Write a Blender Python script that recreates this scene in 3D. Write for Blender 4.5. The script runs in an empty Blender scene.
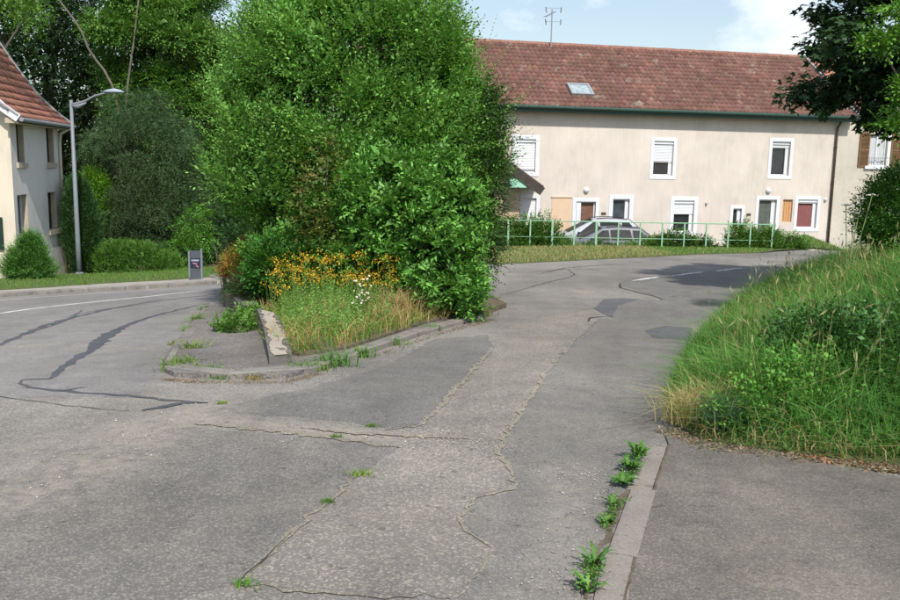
import bpy, bmesh, math, random
import numpy as np
from mathutils import Vector, Matrix
random.seed(7); rng = np.random.default_rng(11)
S = bpy.context.scene
COL = S.collection

# ------------------------------------------------------------------ camera, sky, sun
FPX, PITCH, ROLL, CAMZ = 860.0, math.atan(133/860), 0.018, 1.6
cp, sp, cr, sr = math.cos(PITCH), math.sin(PITCH), math.cos(ROLL), math.sin(ROLL)
Fv = Vector((0, cp, -sp)); U0 = Vector((0, sp, cp)); R0 = Vector((1, 0, 0))
Rv = R0*cr + U0*sr; Uv = U0*cr - R0*sr
cam = bpy.data.objects.new('camera', bpy.data.cameras.new('camera')); COL.objects.link(cam)
cam.data.sensor_width = 36; cam.data.lens = FPX/900*36; cam.data.clip_end = 2000; cam.data.clip_start = .05
M = Matrix((Rv, Uv, -Fv)).transposed().to_4x4(); M.translation = (0, 0, CAMZ); cam.matrix_world = M
S.camera = cam

SUN_EL, SUN_AZ = math.radians(50), math.radians(163)      # azimuth clockwise from +Y
sdir = Vector((math.sin(SUN_AZ)*math.cos(SUN_EL), math.cos(SUN_AZ)*math.cos(SUN_EL), math.sin(SUN_EL)))
W = bpy.data.worlds.new('World'); S.world = W; W.use_nodes = True
nt = W.node_tree; N = nt.nodes; L = nt.links
for n in list(N): N.remove(n)
out = N.new('ShaderNodeOutputWorld'); bg = N.new('ShaderNodeBackground'); L.new(bg.outputs[0], out.inputs[0])
sky = N.new('ShaderNodeTexSky'); sky.sky_type = 'NISHITA'; sky.sun_disc = False
sky.sun_elevation = SUN_EL; sky.sun_rotation = SUN_AZ; sky.air_density = 1.3; sky.dust_density = 1.2; sky.ozone_density = 2.0
CLOUD = (2.248, 0.2, 0.02)
tc = N.new('ShaderNodeTexCoord'); mp = N.new('ShaderNodeMapping'); mp.inputs['Scale'].default_value = (1, 1, 1.7); mp.inputs['Location'].default_value = CLOUD
L.new(tc.outputs['Generated'], mp.inputs[0])
n1 = N.new('ShaderNodeTexNoise'); n1.inputs['Scale'].default_value = 3.0; n1.inputs['Detail'].default_value = 9; n1.inputs['Roughness'].default_value = .58
L.new(mp.outputs[0], n1.inputs[0])
rp = N.new('ShaderNodeValToRGB'); rp.color_ramp.elements[0].position = .54; rp.color_ramp.elements[1].position = .68
rp.color_ramp.elements[0].color = (.13, .13, .13, 1); rp.color_ramp.elements[1].color = (1, 1, 1, 1)
L.new(n1.outputs[0], rp.inputs[0])
mx = N.new('ShaderNodeMixRGB'); mx.inputs[2].default_value = (9.0, 9.2, 9.8, 1)
L.new(rp.outputs[0], mx.inputs[0]); L.new(sky.outputs[0], mx.inputs[1]); L.new(mx.outputs[0], bg.inputs[0])
bg.inputs[1].default_value = .10
sl = bpy.data.lights.new('sun', 'SUN'); sl.energy = 3.6; sl.angle = math.radians(1.2); sl.color = (1, .955, .88)
so = bpy.data.objects.new('sun', sl); COL.objects.link(so); so.rotation_euler = sdir.to_track_quat('Z', 'Y').to_euler()
S.view_settings.view_transform = 'Standard'; S.view_settings.look = 'None'; S.view_settings.exposure = .55; S.view_settings.gamma = 1

# ------------------------------------------------------------------ geometry of the place
FENCE_Y = 32.0
COURT = -2.0
def Hs(x, y):
    """height of the road surface; the whole place falls away from the camera"""
    x = np.asarray(x, float); y = np.asarray(y, float)
    s = .0635 - .0255*np.tanh((x + 6)/7)
    yy = np.clip(y, -6, 40)
    h = -s*yy
    def ss(t): t = np.clip(t, 0, 1); return t*t*(3 - 2*t)
    w = ss((y - 32.2)/1.2)*ss((x + 2)/1.5)
    return h*(1 - w) + COURT*w
def H(x, y): return float(Hs(x, y))
def ray(u, v): return Fv + Rv*((u - 450)/FPX) + Uv*((300 - v)/FPX)
def P(u, v, y):
    d = ray(u, v); return Vector((0, 0, CAMZ)) + d*(y/d.y)
def G(u, v, dz=0.0):
    lo, hi = 1.0, 60.0
    for _ in range(40):
        m = (lo + hi)/2; p = P(u, v, m)
        if p.z > H(p.x, p.y) + dz: lo = m
        else: hi = m
    return P(u, v, lo)
def G2(pts): return [(lambda p: (p.x, p.y))(G(u, v)) for u, v in pts]

def dist_poly(x, y, pts):
    x = np.asarray(x, float); y = np.asarray(y, float); best = np.full(x.shape, 1e9)
    for (ax, ay), (bx, by) in zip(pts[:-1], pts[1:]):
        dx, dy = bx - ax, by - ay; l = dx*dx + dy*dy + 1e-12
        t = np.clip(((x - ax)*dx + (y - ay)*dy)/l, 0, 1)
        best = np.minimum(best, np.hypot(x - ax - t*dx, y - ay - t*dy))
    return best
def inside(x, y, pts):
    x = np.asarray(x, float); y = np.asarray(y, float); r = np.zeros(x.shape, bool)
    n = len(pts)
    for i in range(n):
        ax, ay = pts[i]; bx, by = pts[(i + 1) % n]
        c = ((ay > y) != (by > y)) & (x < (bx - ax)*(y - ay)/((by - ay) or 1e-9) + ax)
        r ^= c
    return r

# ------------------------------------------------------------------ object helpers
def tag(o, label=None, cat=None, group=None, kind=None):
    if label: o['label'] = label
    if cat: o['category'] = cat
    if group: o['group'] = group
    if kind: o['kind'] = kind
    return o
def empty(name, loc=(0, 0, 0), **k):
    o = bpy.data.objects.new(name, None); COL.objects.link(o); o.location = loc; o.empty_display_size = .2
    return tag(o, **k)
def link(name, me, mat, parent=None):
    o = bpy.data.objects.new(name, me); COL.objects.link(o)
    if mat is not None and len(me.materials) == 0: me.materials.append(mat)
    if parent is not None:
        o.parent = parent
        if parent.parent is None or True:
            o.matrix_parent_inverse = Matrix.Identity(4)
    return o
def world_child(o, parent):
    """geometry written in world coordinates under an Empty that is not at the origin"""
    o.parent = parent
    if parent.type == 'EMPTY': o.matrix_parent_inverse = Matrix.Translation(-Vector(parent.location))
    return o
class MB:
    def __init__(s): s.v = []; s.f = []
    def add(s, vs, fs):
        b = len(s.v); s.v += [tuple(v) for v in vs]; s.f += [tuple(b + i for i in f) for f in fs]; return s
    def box(s, c, size, ax=(1, 0, 0), ay=(0, 1, 0), az=(0, 0, 1), ch=0):
        c = Vector(c); ax, ay, az = Vector(ax), Vector(ay), Vector(az); a, b, d = [k/2 for k in size]
        if ch <= 0:
            vs = [c + ax*(a*i) + ay*(b*j) + az*(d*k) for k in (-1, 1) for j in (-1, 1) for i in (-1, 1)]
            return s.add(vs, [(0, 2, 3, 1), (4, 5, 7, 6), (0, 1, 5, 4), (2, 6, 7, 3), (0, 4, 6, 2), (1, 3, 7, 5)])
        vs = []
        for k, (sa, sb) in ((-1, (a, b)), (1 - ch/d*1, (a, b)), (1, (a - ch, b - ch))):
            vs += [c + ax*(sa*i) + ay*(sb*j) + az*(d*k) for i, j in ((-1, -1), (1, -1), (1, 1), (-1, 1))]
        fs = [(3, 2, 1, 0), (8, 9, 10, 11)]
        for r in (0, 4):
            for i in range(4): fs.append((r + i, r + (i + 1) % 4, r + 4 + (i + 1) % 4, r + 4 + i))
        return s.add(vs, fs)
    def tube(s, pts, rad, n=8, cap=True):
        pts = [Vector(p) for p in pts]; rs = rad if hasattr(rad, '__len__') else [rad]*len(pts)
        vs = []; prev = None
        for i, p in enumerate(pts):
            t = (pts[min(i + 1, len(pts) - 1)] - pts[max(i - 1, 0)]).normalized()
            a = prev if prev is not None else (Vector((0, 0, 1)) if abs(t.z) < .9 else Vector((1, 0, 0)))
            x = (a - t*a.dot(t)).normalized(); y = t.cross(x); prev = x
            vs += [p + (x*math.cos(2*math.pi*k/n) + y*math.sin(2*math.pi*k/n))*rs[i] for k in range(n)]
        fs = [(i*n + k, i*n + (k + 1) % n, (i + 1)*n + (k + 1) % n, (i + 1)*n + k) for i in range(len(pts) - 1) for k in range(n)]
        if cap: fs += [tuple(range(n - 1, -1, -1)), tuple((len(pts) - 1)*n + k for k in range(n))]
        return s.add(vs, fs)
    def lathe(s, c, prof, n=16, ax=(1, 0, 0), ay=(0, 1, 0), az=(0, 0, 1)):
        c, ax, ay, az = Vector(c), Vector(ax), Vector(ay), Vector(az)
        vs = [c + (ax*math.cos(2*math.pi*k/n) + ay*math.sin(2*math.pi*k/n))*r + az*z for r, z in prof for k in range(n)]
        fs = [(i*n + k, i*n + (k + 1) % n, (i + 1)*n + (k + 1) % n, (i + 1)*n + k) for i in range(len(prof) - 1) for k in range(n)]
        return s.add(vs, fs)
    def build(s, name, mat, parent=None, smooth=False, wc=True):
        me = bpy.data.meshes.new(name); me.from_pydata(s.v, [], s.f); me.update()
        if smooth: me.polygons.foreach_set('use_smooth', [True]*len(me.polygons))
        o = bpy.data.objects.new(name, me); COL.objects.link(o); me.materials.append(mat)
        if parent is not None: world_child(o, parent) if wc else setattr(o, 'parent', parent)
        return o
def np_mesh(name, V, F, colr=None, mat=None, parent=None, smooth=False):
    """V (n,3); F (m,k) all faces of k corners; colr (m,3) one colour per face"""
    me = bpy.data.meshes.new(name); m, k = F.shape
    me.vertices.add(len(V)); me.vertices.foreach_set('co', np.ascontiguousarray(V, np.float32).ravel())
    me.loops.add(m*k); me.loops.foreach_set('vertex_index', np.ascontiguousarray(F, np.int32).ravel())
    me.polygons.add(m); me.polygons.foreach_set('loop_start', np.arange(0, m*k, k, dtype=np.int32))
    if colr is not None:
        a = me.attributes.new('tint', 'FLOAT_COLOR', 'FACE')
        a.data.foreach_set('color', np.ascontiguousarray(np.concatenate([colr, np.ones((m, 1))], 1), np.float32).ravel())
    me.update(calc_edges=True)
    if smooth: me.polygons.foreach_set('use_smooth', np.ones(m, bool))
    o = bpy.data.objects.new(name, me); COL.objects.link(o)
    if mat: me.materials.append(mat)
    if parent is not None: world_child(o, parent)
    return o

def rough_edges(pts, step=.12, amp=.02, close=True):
    o = []; n = len(pts); rr = random.Random(int(abs(pts[0][0]*1000)))
    for i in range(n if close else n - 1):
        a, b = pts[i], pts[(i + 1) % n]; l = math.hypot(b[0] - a[0], b[1] - a[1]); k = max(1, int(l/step))
        nx, ny = -(b[1] - a[1])/(l or 1), (b[0] - a[0])/(l or 1)
        for j in range(k):
            t = j/k; d = rr.gauss(0, amp) if j else 0
            o.append((a[0] + (b[0] - a[0])*t + nx*d, a[1] + (b[1] - a[1])*t + ny*d))
    if not close: o.append(pts[-1])
    return o
def drape(name, poly, dz, mat, parent=None, hf=None, grid=.5, skirt=0, kind='structure'):
    """a sheet with outline poly laid on the terrain, cut on a grid so that it follows it"""
    bm = bmesh.new(); hf = hf or Hs
    f = bm.faces.new([bm.verts.new((x, y, 0)) for x, y in poly])
    bmesh.ops.triangulate(bm, faces=[f])
    xs = [p[0] for p in poly]; ys = [p[1] for p in poly]
    for ax, lo, hi in ((0, min(xs), max(xs)), (1, min(ys), max(ys))):
        k = math.floor(lo/grid) + 1
        while k*grid < hi:
            co = [0, 0, 0]; co[ax] = k*grid; no = [0, 0, 0]; no[ax] = 1
            bmesh.ops.bisect_plane(bm, geom=bm.verts[:] + bm.edges[:] + bm.faces[:], plane_co=co, plane_no=no, dist=1e-5); k += 1
    bmesh.ops.triangulate(bm, faces=bm.faces[:])
    co = np.array([v.co[:] for v in bm.verts]); z = hf(co[:, 0], co[:, 1]) + dz
    for v, zz in zip(bm.verts, z): v.co.z = zz
    bmesh.ops.recalc_face_normals(bm, faces=bm.faces[:])
    if sum(f.normal.z for f in bm.faces) < 0: bmesh.ops.reverse_faces(bm, faces=bm.faces[:])
    if skirt:
        be = [e for e in bm.edges if e.is_boundary]
        r = bmesh.ops.extrude_edge_only(bm, edges=be)
        for v in [g for g in r['geom'] if isinstance(g, bmesh.types.BMVert)]: v.co.z -= skirt
    me = bpy.data.meshes.new(name); bm.to_mesh(me); bm.free(); me.materials.append(mat)
    o = bpy.data.objects.new(name, me); COL.objects.link(o)
    if kind: o['kind'] = kind
    if parent is not None: world_child(o, parent)
    return o

# ------------------------------------------------------------------ materials
def lin(c): return tuple((k/255/12.92) if k/255 <= .04045 else ((k/255 + .055)/1.055)**2.4 for k in c)
class NT:
    def __init__(s, name):
        s.m = bpy.data.materials.new(name); s.m.use_nodes = True; s.t = s.m.node_tree; s.b = s.t.nodes['Principled BSDF']
        s.co = s.n('ShaderNodeTexCoord').outputs['Object']
    def n(s, ty, **k):
        x = s.t.nodes.new(ty)
        for a, b in k.items():
            if isinstance(a, str) and a in x.inputs: x.inputs[a].default_value = b
            else: setattr(x, a, b)
        return x
    def l(s, a, b): s.t.links.new(a, b); return s
    def noise(s, scale, detail=4, rough=.55, co=None, sc=None):
        x = s.t.nodes.new('ShaderNodeTexNoise'); x.inputs['Scale'].default_value = scale; x.inputs['Detail'].default_value = detail; x.inputs['Roughness'].default_value = rough
        c = co or s.co
        if sc:
            m = s.t.nodes.new('ShaderNodeMapping'); m.inputs['Scale'].default_value = sc; s.l(c, m.inputs[0]); c = m.outputs[0]
        s.l(c, x.inputs['Vector']); return x.outputs['Fac']
    def ramp(s, fac, a, b, ca=(0, 0, 0), cb=(1, 1, 1)):
        x = s.t.nodes.new('ShaderNodeValToRGB'); e = x.color_ramp.elements
        e[0].position = a; e[1].position = b; e[0].color = (*ca, 1); e[1].color = (*cb, 1)
        s.l(fac, x.inputs[0]); return x.outputs[0]
    def mix(s, fac, a, b, mode='MIX'):
        x = s.t.nodes.new('ShaderNodeMixRGB'); x.blend_type = mode
        for i, q in ((0, fac), (1, a), (2, b)):
            if isinstance(q, (int, float)): x.inputs[i].default_value = q
            elif isinstance(q, tuple): x.inputs[i].default_value = (*q, 1)
            else: s.l(q, x.inputs[i])
        return x.outputs[0]
    def bump(s, h, strength=.3, dist=.01, nrm=None):
        x = s.t.nodes.new('ShaderNodeBump'); x.inputs['Strength'].default_value = strength; x.inputs['Distance'].default_value = dist
        s.l(h, x.inputs['Height'])
        if nrm is not None: s.l(nrm, x.inputs['Normal'])
        s.l(x.outputs[0], s.b.inputs['Normal']); return x.outputs[0]
    def base(s, c):
        if isinstance(c, tuple): s.b.inputs['Base Color'].default_value = (*c, 1)
        else: s.l(c, s.b.inputs['Base Color'])
        return s
    def set(s, rough=.8, spec=.3, metal=0): s.b.inputs['Roughness'].default_value = rough; s.b.inputs['Specular IOR Level'].default_value = spec; s.b.inputs['Metallic'].default_value = metal; return s

def band(s, c, a, b, half, colr, amt=1.0, nsc=9):
    """a worn, dusty band lying between two points of the ground, broken up by noise"""
    d = Vector((b[0] - a[0], b[1] - a[1], 0)); l = d.length; d.normalize(); nn = Vector((-d.y, d.x, 0))
    def dot(vec, off, mul):
        v = s.n('ShaderNodeVectorMath', operation='DOT_PRODUCT'); s.l(s.co, v.inputs[0]); v.inputs[1].default_value = vec*mul
        m = s.n('ShaderNodeMath', operation='ADD'); s.l(v.outputs['Value'], m.inputs[0]); m.inputs[1].default_value = -off*mul
        k = s.n('ShaderNodeMath', operation='ABSOLUTE'); s.l(m.outputs[0], k.inputs[0]); return k.outputs[0]
    mid = (Vector((a[0], a[1], 0)) + Vector((b[0], b[1], 0)))/2
    m1 = s.ramp(dot(nn, mid.dot(nn), 1/half), .15, 1.0, (1, 1, 1), (0, 0, 0)); m2 = s.ramp(dot(d, mid.dot(d), 2/l), .75, 1.15 if 1.15 <= 1 else 1.0, (1, 1, 1), (0, 0, 0))
    m = s.mix(1.0, m1, m2, 'MULTIPLY'); n_ = s.ramp(s.noise(nsc, 6, .75), .38, .62); m = s.mix(1.0, m, n_, 'MULTIPLY')
    m = s.mix(1.0, m, (amt, amt, amt), 'MULTIPLY'); return s.mix(m, c, colr)
def asphalt(name, base=(.175, .168, .158), tan=.35, stone=.6, scale=95, var=.3, seed=0, dust=(.30, .262, .205)):
    s = NT(name)
    vo = s.t.nodes.new('ShaderNodeTexVoronoi'); vo.inputs['Scale'].default_value = scale; s.l(s.co, vo.inputs['Vector'])
    sepc = s.t.nodes.new('ShaderNodeSeparateColor'); s.l(vo.outputs['Color'], sepc.inputs[0])
    lit = s.ramp(sepc.outputs[0], .55, 1.0, (.74, .74, .74), (1.95, 1.86, 1.74))
    gap = s.ramp(vo.outputs['Distance'], .25, .80, (1, 1, 1), (.62, .62, .62))
    sp_ = s.mix(stone, (1, 1, 1), s.mix(1.0, lit, gap, 'MULTIPLY'))
    big = s.ramp(s.noise(.35 + seed*.01, 5, .6), .3, .7, (1 - var,)*3, (1 + var,)*3)
    mid = s.ramp(s.noise(3.1, 5, .65), .3, .7, (.86, .86, .87), (1.14, 1.13, 1.12))
    streak = s.ramp(s.noise(1.3, 4, .6, sc=(1.0, .25, 1)), .35, .65, (.92, .92, .92), (1.08, 1.08, 1.07))
    c = s.mix(1.0, s.mix(1.0, s.mix(1.0, base, sp_, 'MULTIPLY'), big, 'MULTIPLY'), s.mix(1.0, mid, streak, 'MULTIPLY'), 'MULTIPLY')
    dm = s.mix(1.0, s.ramp(s.noise(.9, 6, .7), .50, .68), s.ramp(s.noise(28, 3, .7), .40, .60), 'MULTIPLY')
    dm = s.mix(1.0, dm, (tan, tan, tan), 'MULTIPLY')
    c = s.mix(dm, c, dust)
    pit = s.ramp(s.noise(14, 2, .5), .66, .70, (1, 1, 1), (.72, .71, .70))
    c = s.mix(1.0, c, pit, 'MULTIPLY')
    if name in ('asphalt', 'asphalt_patch', 'asphalt_left', 'asphalt_right'):
        for a_, b_, h_, q_ in BANDS: c = band(s, c, a_, b_, h_, (.295, .262, .215), q_)
    s.base(c).set(.88, .25)
    hh = s.mix(.3, gap, s.noise(22, 4, .6)); s.bump(hh, .55, .006)
    return s.m
def g2(u, v): p = G(u, v); return (p.x, p.y)
BANDS = [(g2(235, 395), g2(-40, 530), .55, .75), (g2(170, 416), g2(420, 440), .22, .8), (g2(300, 434), g2(520, 446), .20, .6), (g2(560, 455), g2(585, 620), .25, .5), (g2(120, 400), g2(330, 388), .20, .5), (g2(-60, 470), g2(140, 420), .5, .4)]
A_left2 = asphalt('asphalt_left', (.180, .172, .160), .3, .6, 100, .24)
A_right = asphalt('asphalt_right', (.178, .170, .158), .25, .5, 110, .26)
A_road = asphalt('asphalt', (.220, .208, .192), .4)
A_left = asphalt('asphalt_smooth', (.212, .205, .198), .12, .45, 120, .18)
A_dark = asphalt('asphalt_patch', (.165, .160, .152), .18, .55, 105, .16)
A_pale = asphalt('asphalt_pale', (.222, .207, .183), .4, .62, 85, .2)
A_foot = asphalt('asphalt_footpath', (.162, .149, .130), .45, .6, 125, .36)
A_far = asphalt('asphalt_far', (.200, .190, .176), .35, .5, 90, .25)
A_fresh = asphalt('asphalt_recent', (.105, .107, .112), .05, .35, 110, .15)
A_isl = asphalt('asphalt_island', (.175, .162, .155), .4, .6, 60, .3)

def simple(name, c, rough=.7, var=.12, sc=3, bump=0, bsc=40, spec=.3, metal=0, c2=None, thr=(.55, .7), bd=.01):
    s = NT(name); n = s.ramp(s.noise(sc, 6, .6), .3, .7, (1 - var,)*3, (1 + var,)*3)
    b = s.mix(1.0, c, n, 'MULTIPLY')
    if c2: b = s.mix(s.ramp(s.noise(sc*1.7, 7, .65), *thr), b, c2)
    s.base(b).set(rough, spec, metal)
    if bump: s.bump(s.noise(bsc, 5, .6), bump, bd)
    return s.m
M_tar = simple('tar_seal', (.075, .078, .088), .6, .2, 5, .3, 60)
M_crack = simple('crack_dark', (.05, .047, .042), .95, .3, 9)
M_dust = asphalt('gravelly_dust', (.255, .232, .190), .5, .7, 110, .2)
M_white = simple('road_paint', (.52, .52, .50), .75, .15, 6, .2, 80, c2=(.28, .27, .26), thr=(.52, .66))
M_conc = simple('kerb_concrete', (.20, .185, .165), .9, .2, 4, .5, 60, c2=(.13, .125, .11), thr=(.52, .66))
M_conc_tan = simple('worn_concrete', (.34, .295, .245), .9, .15, 3, .5, 50, c2=(.10, .09, .08), thr=(.58, .62))
M_conc_dark = simple('old_concrete', (.13, .12, .11), .95, .25, 5, .6, 50, c2=(.07, .075, .05), thr=(.5, .65))
M_soil = simple('soil', (.13, .105, .075), .97, .3, 5, .8, 40, c2=(.08, .07, .045), bd=.03)
M_turf = simple('turf_soil', (.085, .105, .035), .95, .3, 3, .8, 30, c2=(.13, .11, .06), bd=.03)
M_pave = simple('pavement_gravel', (.31, .285, .25), .92, .15, 2, .4, 60, c2=(.22, .21, .18))
M_bark = simple('bark', (.12, .10, .075), .95, .3, 6, 1, 25, bd=.02)
M_limb = simple('bark_limb', (.125, .115, .085), .9, .35, 4, .8, 18, c2=(.055, .06, .03))
M_bark_dark = simple('bark_shaded', (.055, .048, .036), .95, .3, 6, 1, 25, bd=.02)
M_bark_pale = simple('bark_pale', (.20, .185, .14), .9, .3, 4, .6, 25, c2=(.09, .10, .05))
def plaster(name, c, grain=.35, streaks=.08, dirt=(.3, .27, .23), gs=28):
    s = NT(name)
    a = s.ramp(s.noise(.5, 6, .6), .3, .7, (1 - streaks,)*3, (1 + streaks,)*3)
    b = s.ramp(s.noise(5, 5, .6, sc=(2.2, 2.2, .18)), .3, .7, (.955, .95, .945), (1.03, 1.03, 1.03))
    d = s.mix(1.0, s.ramp(s.noise(.8, 7, .7, sc=(1, 1, .55)), .50, .74), (.45, .45, .45), 'MULTIPLY')
    s.base(s.mix(d, s.mix(1.0, s.mix(1.0, c, a, 'MULTIPLY'), b, 'MULTIPLY'), dirt)).set(.9, .2)
    s.bump(s.noise(gs, 5, .7), grain, .02); return s.m
M_wall = plaster('plaster_pink', (.57, .515, .462), .35, .10, (.34, .30, .25))
M_wall2 = plaster('roughcast', (.50, .465, .395), .8, .12, gs=14)
M_wallL = plaster('plaster_grey', (.64, .62, .59), .2, .05)
M_wallLy = plaster('plaster_cream', (.62, .555, .45), .2, .05)
M_wallO = plaster('plaster_peach', (.50, .38, .28), .3, .08)
M_trim = simple('white_paint', (.61, .625, .65), .6, .05, 3, spec=.4)
M_pvc = simple('white_plastic', (.62, .635, .66), .35, .03, 3, spec=.5)
M_stone = simple('stone_trim', (.42, .36, .28), .85, .15, 5, .3, 50)
def glassy(name, c=(.02, .022, .025), rough=.06):
    s = NT(name); s.base(s.mix(1.0, c, s.ramp(s.noise(2.5, 3), .3, .7, (.6, .6, .6), (1.5, 1.5, 1.5)), 'MULTIPLY')).set(rough, .6); return s.m
M_glass = glassy('window_glass'); M_glass_b = glassy('window_glass_blue', (.05, .06, .07), .12)
M_carglass = glassy('car_glass', (.012, .014, .016), .4); M_carglass.node_tree.nodes['Principled BSDF'].inputs['Specular IOR Level'].default_value = .06
M_curt_b = simple('brown_curtain', (.16, .085, .06), .9, .25, 8)
M_curt_r = simple('red_blind', (.20, .075, .075), .9, .12, 3)
M_curt_g = simple('grey_green_curtain', (.085, .10, .085), .8, .2, 6)
M_lace = simple('lace_curtain', (.45, .46, .48), .9, .3, 30)
M_woodp = simple('pale_wood_panel', (.50, .27, .12), .7, .15, 6)
M_beigep = simple('beige_panel', (.58, .43, .30), .8, .05, 3)
M_shut = simple('brown_shutter', (.17, .095, .045), .7, .2, 8)
M_dkwood = simple('dark_brown_boards', (.055, .045, .04), .8, .2, 6)
M_gutter = simple('green_gutter', (.020, .055, .040), .5, .15, 5, spec=.4)
M_zinc = simple('zinc', (.36, .38, .40), .45, .15, 5, spec=.5, metal=.4)
M_pipe = simple('brown_downpipe', (.07, .05, .04), .6, .3, 6, c2=(.16, .10, .07))
M_steel = simple('galvanised_steel', (.30, .32, .34), .5, .12, 8, metal=.5)
M_lamp = simple('lamp_grey_paint', (.17, .19, .21), .5, .1, 6, spec=.4)
M_green = simple('green_railing_paint', (.26, .46, .30), .5, .12, 9, c2=(.16, .30, .16), spec=.4)
M_greenbox = simple('pale_green_paint', (.30, .56, .42), .6, .1, 4)
M_dkgreen = simple('dark_green_shutter', (.012, .035, .026), .6, .15, 4)
M_black = simple('black_plastic', (.015, .015, .016), .5, .1, 4)
M_rubber = simple('tyre_rubber', (.02, .02, .02), .9, .1, 4)
def metal_paint(name, c): 
    s = NT(name); s.base(c).set(.6, .25, .1); s.b.inputs['Coat Weight'].default_value = .12; s.b.inputs['Coat Roughness'].default_value = .3; return s.m
M_silver = metal_paint('silver_paint', (.36, .38, .41)); M_grey = metal_paint('grey_paint', (.13, .142, .165))
M_alloy = metal_paint('alloy', (.45, .46, .48)); M_red = simple('red_lens', (.12, .015, .015), .25, .1, 4)
M_lens = simple('clear_lens', (.55, .57, .60), .15, .05, 4, spec=.6)
def tile_mat(name, dark=1.0, lich=(.30, .28, .22), th=(.58, .72)):
    s = NT(name); a = s.n('ShaderNodeAttribute'); a.attribute_name = 'tint'
    c = s.mix(s.ramp(s.noise(1.6, 7, .7), *th), a.outputs['Color'], lich)
    c = s.mix(1.0, c, s.ramp(s.noise(.5, 4), .3, .7, (.8*dark,)*3, (1.15*dark,)*3), 'MULTIPLY')
    c = s.mix(1.0, c, s.ramp(s.noise(18, 4), .3, .7, (.75,)*3, (1.2,)*3), 'MULTIPLY')
    s.base(c).set(.85, .25); s.bump(s.noise(30, 4), .3, .01); return s.m
M_tile = tile_mat('clay_tiles')
M_tileL = tile_mat('clay_tiles_flat', 1.0, (.30, .26, .19), (.66, .76))
def leafmat(name, trans=.3, rough=.45, spec=.35):
    s = NT(name); a = s.n('ShaderNodeAttribute'); a.attribute_name = 'tint'
    s.base(a.outputs['Color']).set(rough, spec)
    tr = s.n('ShaderNodeBsdfTranslucent'); c = s.mix(1.0, a.outputs['Color'], (1.15, 1.22, .60), 'MULTIPLY'); s.l(c, tr.inputs[0])
    mxx = s.n('ShaderNodeMixShader'); mxx.inputs[0].default_value = trans
    s.l(s.b.outputs[0], mxx.inputs[1]); s.l(tr.outputs[0], mxx.inputs[2]); s.l(mxx.outputs[0], s.t.nodes['Material Output'].inputs[0]); return s.m
M_leaf = leafmat('leaf', .25, .5, .25); M_gloss = leafmat('glossy_leaf', .2, .45, .25); M_grass = leafmat('grass_blade', .3, .6, .2); M_needle = leafmat('needle_leaf', .12, .6, .2)
M_petal = leafmat('petal', .3, .6, .2)

# ------------------------------------------------------------------ foliage helpers
def unit(a): return a/np.maximum(np.linalg.norm(a, axis=-1, keepdims=True), 1e-9)
def rdir(n): return unit(rng.normal(size=(n, 3)))
def snoise(p, f=1.0, seed=0):
    r = np.random.default_rng(seed); s = 0
    for k in range(5):
        w = r.normal(size=3)*f*(1.6**k)*.8; s = s + np.sin(p@w + r.uniform(0, 6.28))/(1.35**k)
    return s/2.2
def leaf_quads(C, A, Nn, ln, wd, fold=.25):
    """one folded rhombic leaf per row: C base, A axis, Nn normal"""
    A = unit(A); B = unit(np.cross(A, Nn)); Nn = np.cross(B, A)
    ln = np.broadcast_to(np.asarray(ln, float).reshape(-1, 1), (len(C), 1)); wd = np.broadcast_to(np.asarray(wd, float).reshape(-1, 1), (len(C), 1))
    mid = C + A*ln*.45 + Nn*wd*fold
    V = np.stack([C, mid + B*wd*.5, C + A*ln - Nn*ln*.08, mid - B*wd*.5], 1).reshape(-1, 3)
    F = np.arange(len(C)*4).reshape(-1, 4); return V, F
def tint(n, c, j=.18, hue=.10):
    c = np.array(c)[None]*np.exp(rng.normal(0, j, (n, 1))); c = c*np.exp(rng.normal(0, hue, (n, 3))*np.array([1, .25, .6])); return np.clip(c, 0, 1)
def twig_leaves(Pt, D, Ln, k, ll, lw, upn=.6, spread=.9, droop=.0, nj=.5):
    """k leaves alternately along each twig (Pt root, D direction, Ln length)"""
    n = len(Pt); t = (np.arange(k) + .6)/k
    side = unit(np.cross(D, np.array([0, 0, 1.0]) + rng.normal(0, .35, (n, 3))))
    C = Pt[:, None] + D[:, None]*(Ln[:, None, None]*t[None, :, None])
    C[..., 2] -= droop*(t**2)[None]*Ln[:, None]
    sg = np.where(np.arange(k) % 2 == 0, 1.0, -1.0)[None, :, None]
    A = D[:, None]*.7 + side[:, None]*sg*spread + rng.normal(0, .2, (n, k, 3)); A[:, -1] = D
    Nn = np.cross(D, side)[:, None]; Nn = Nn*np.sign(Nn[..., 2:3] + 1e-6)
    Nn = Nn + np.array([0, 0, upn]) + rng.normal(0, nj, (n, k, 3))
    q = (1 - .35*t)[None]*rng.uniform(.7, 1.15, (n, k))
    return leaf_quads(C.reshape(-1, 3), A.reshape(-1, 3), Nn.reshape(-1, 3), (ll*q).ravel(), (lw*q).ravel())
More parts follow.
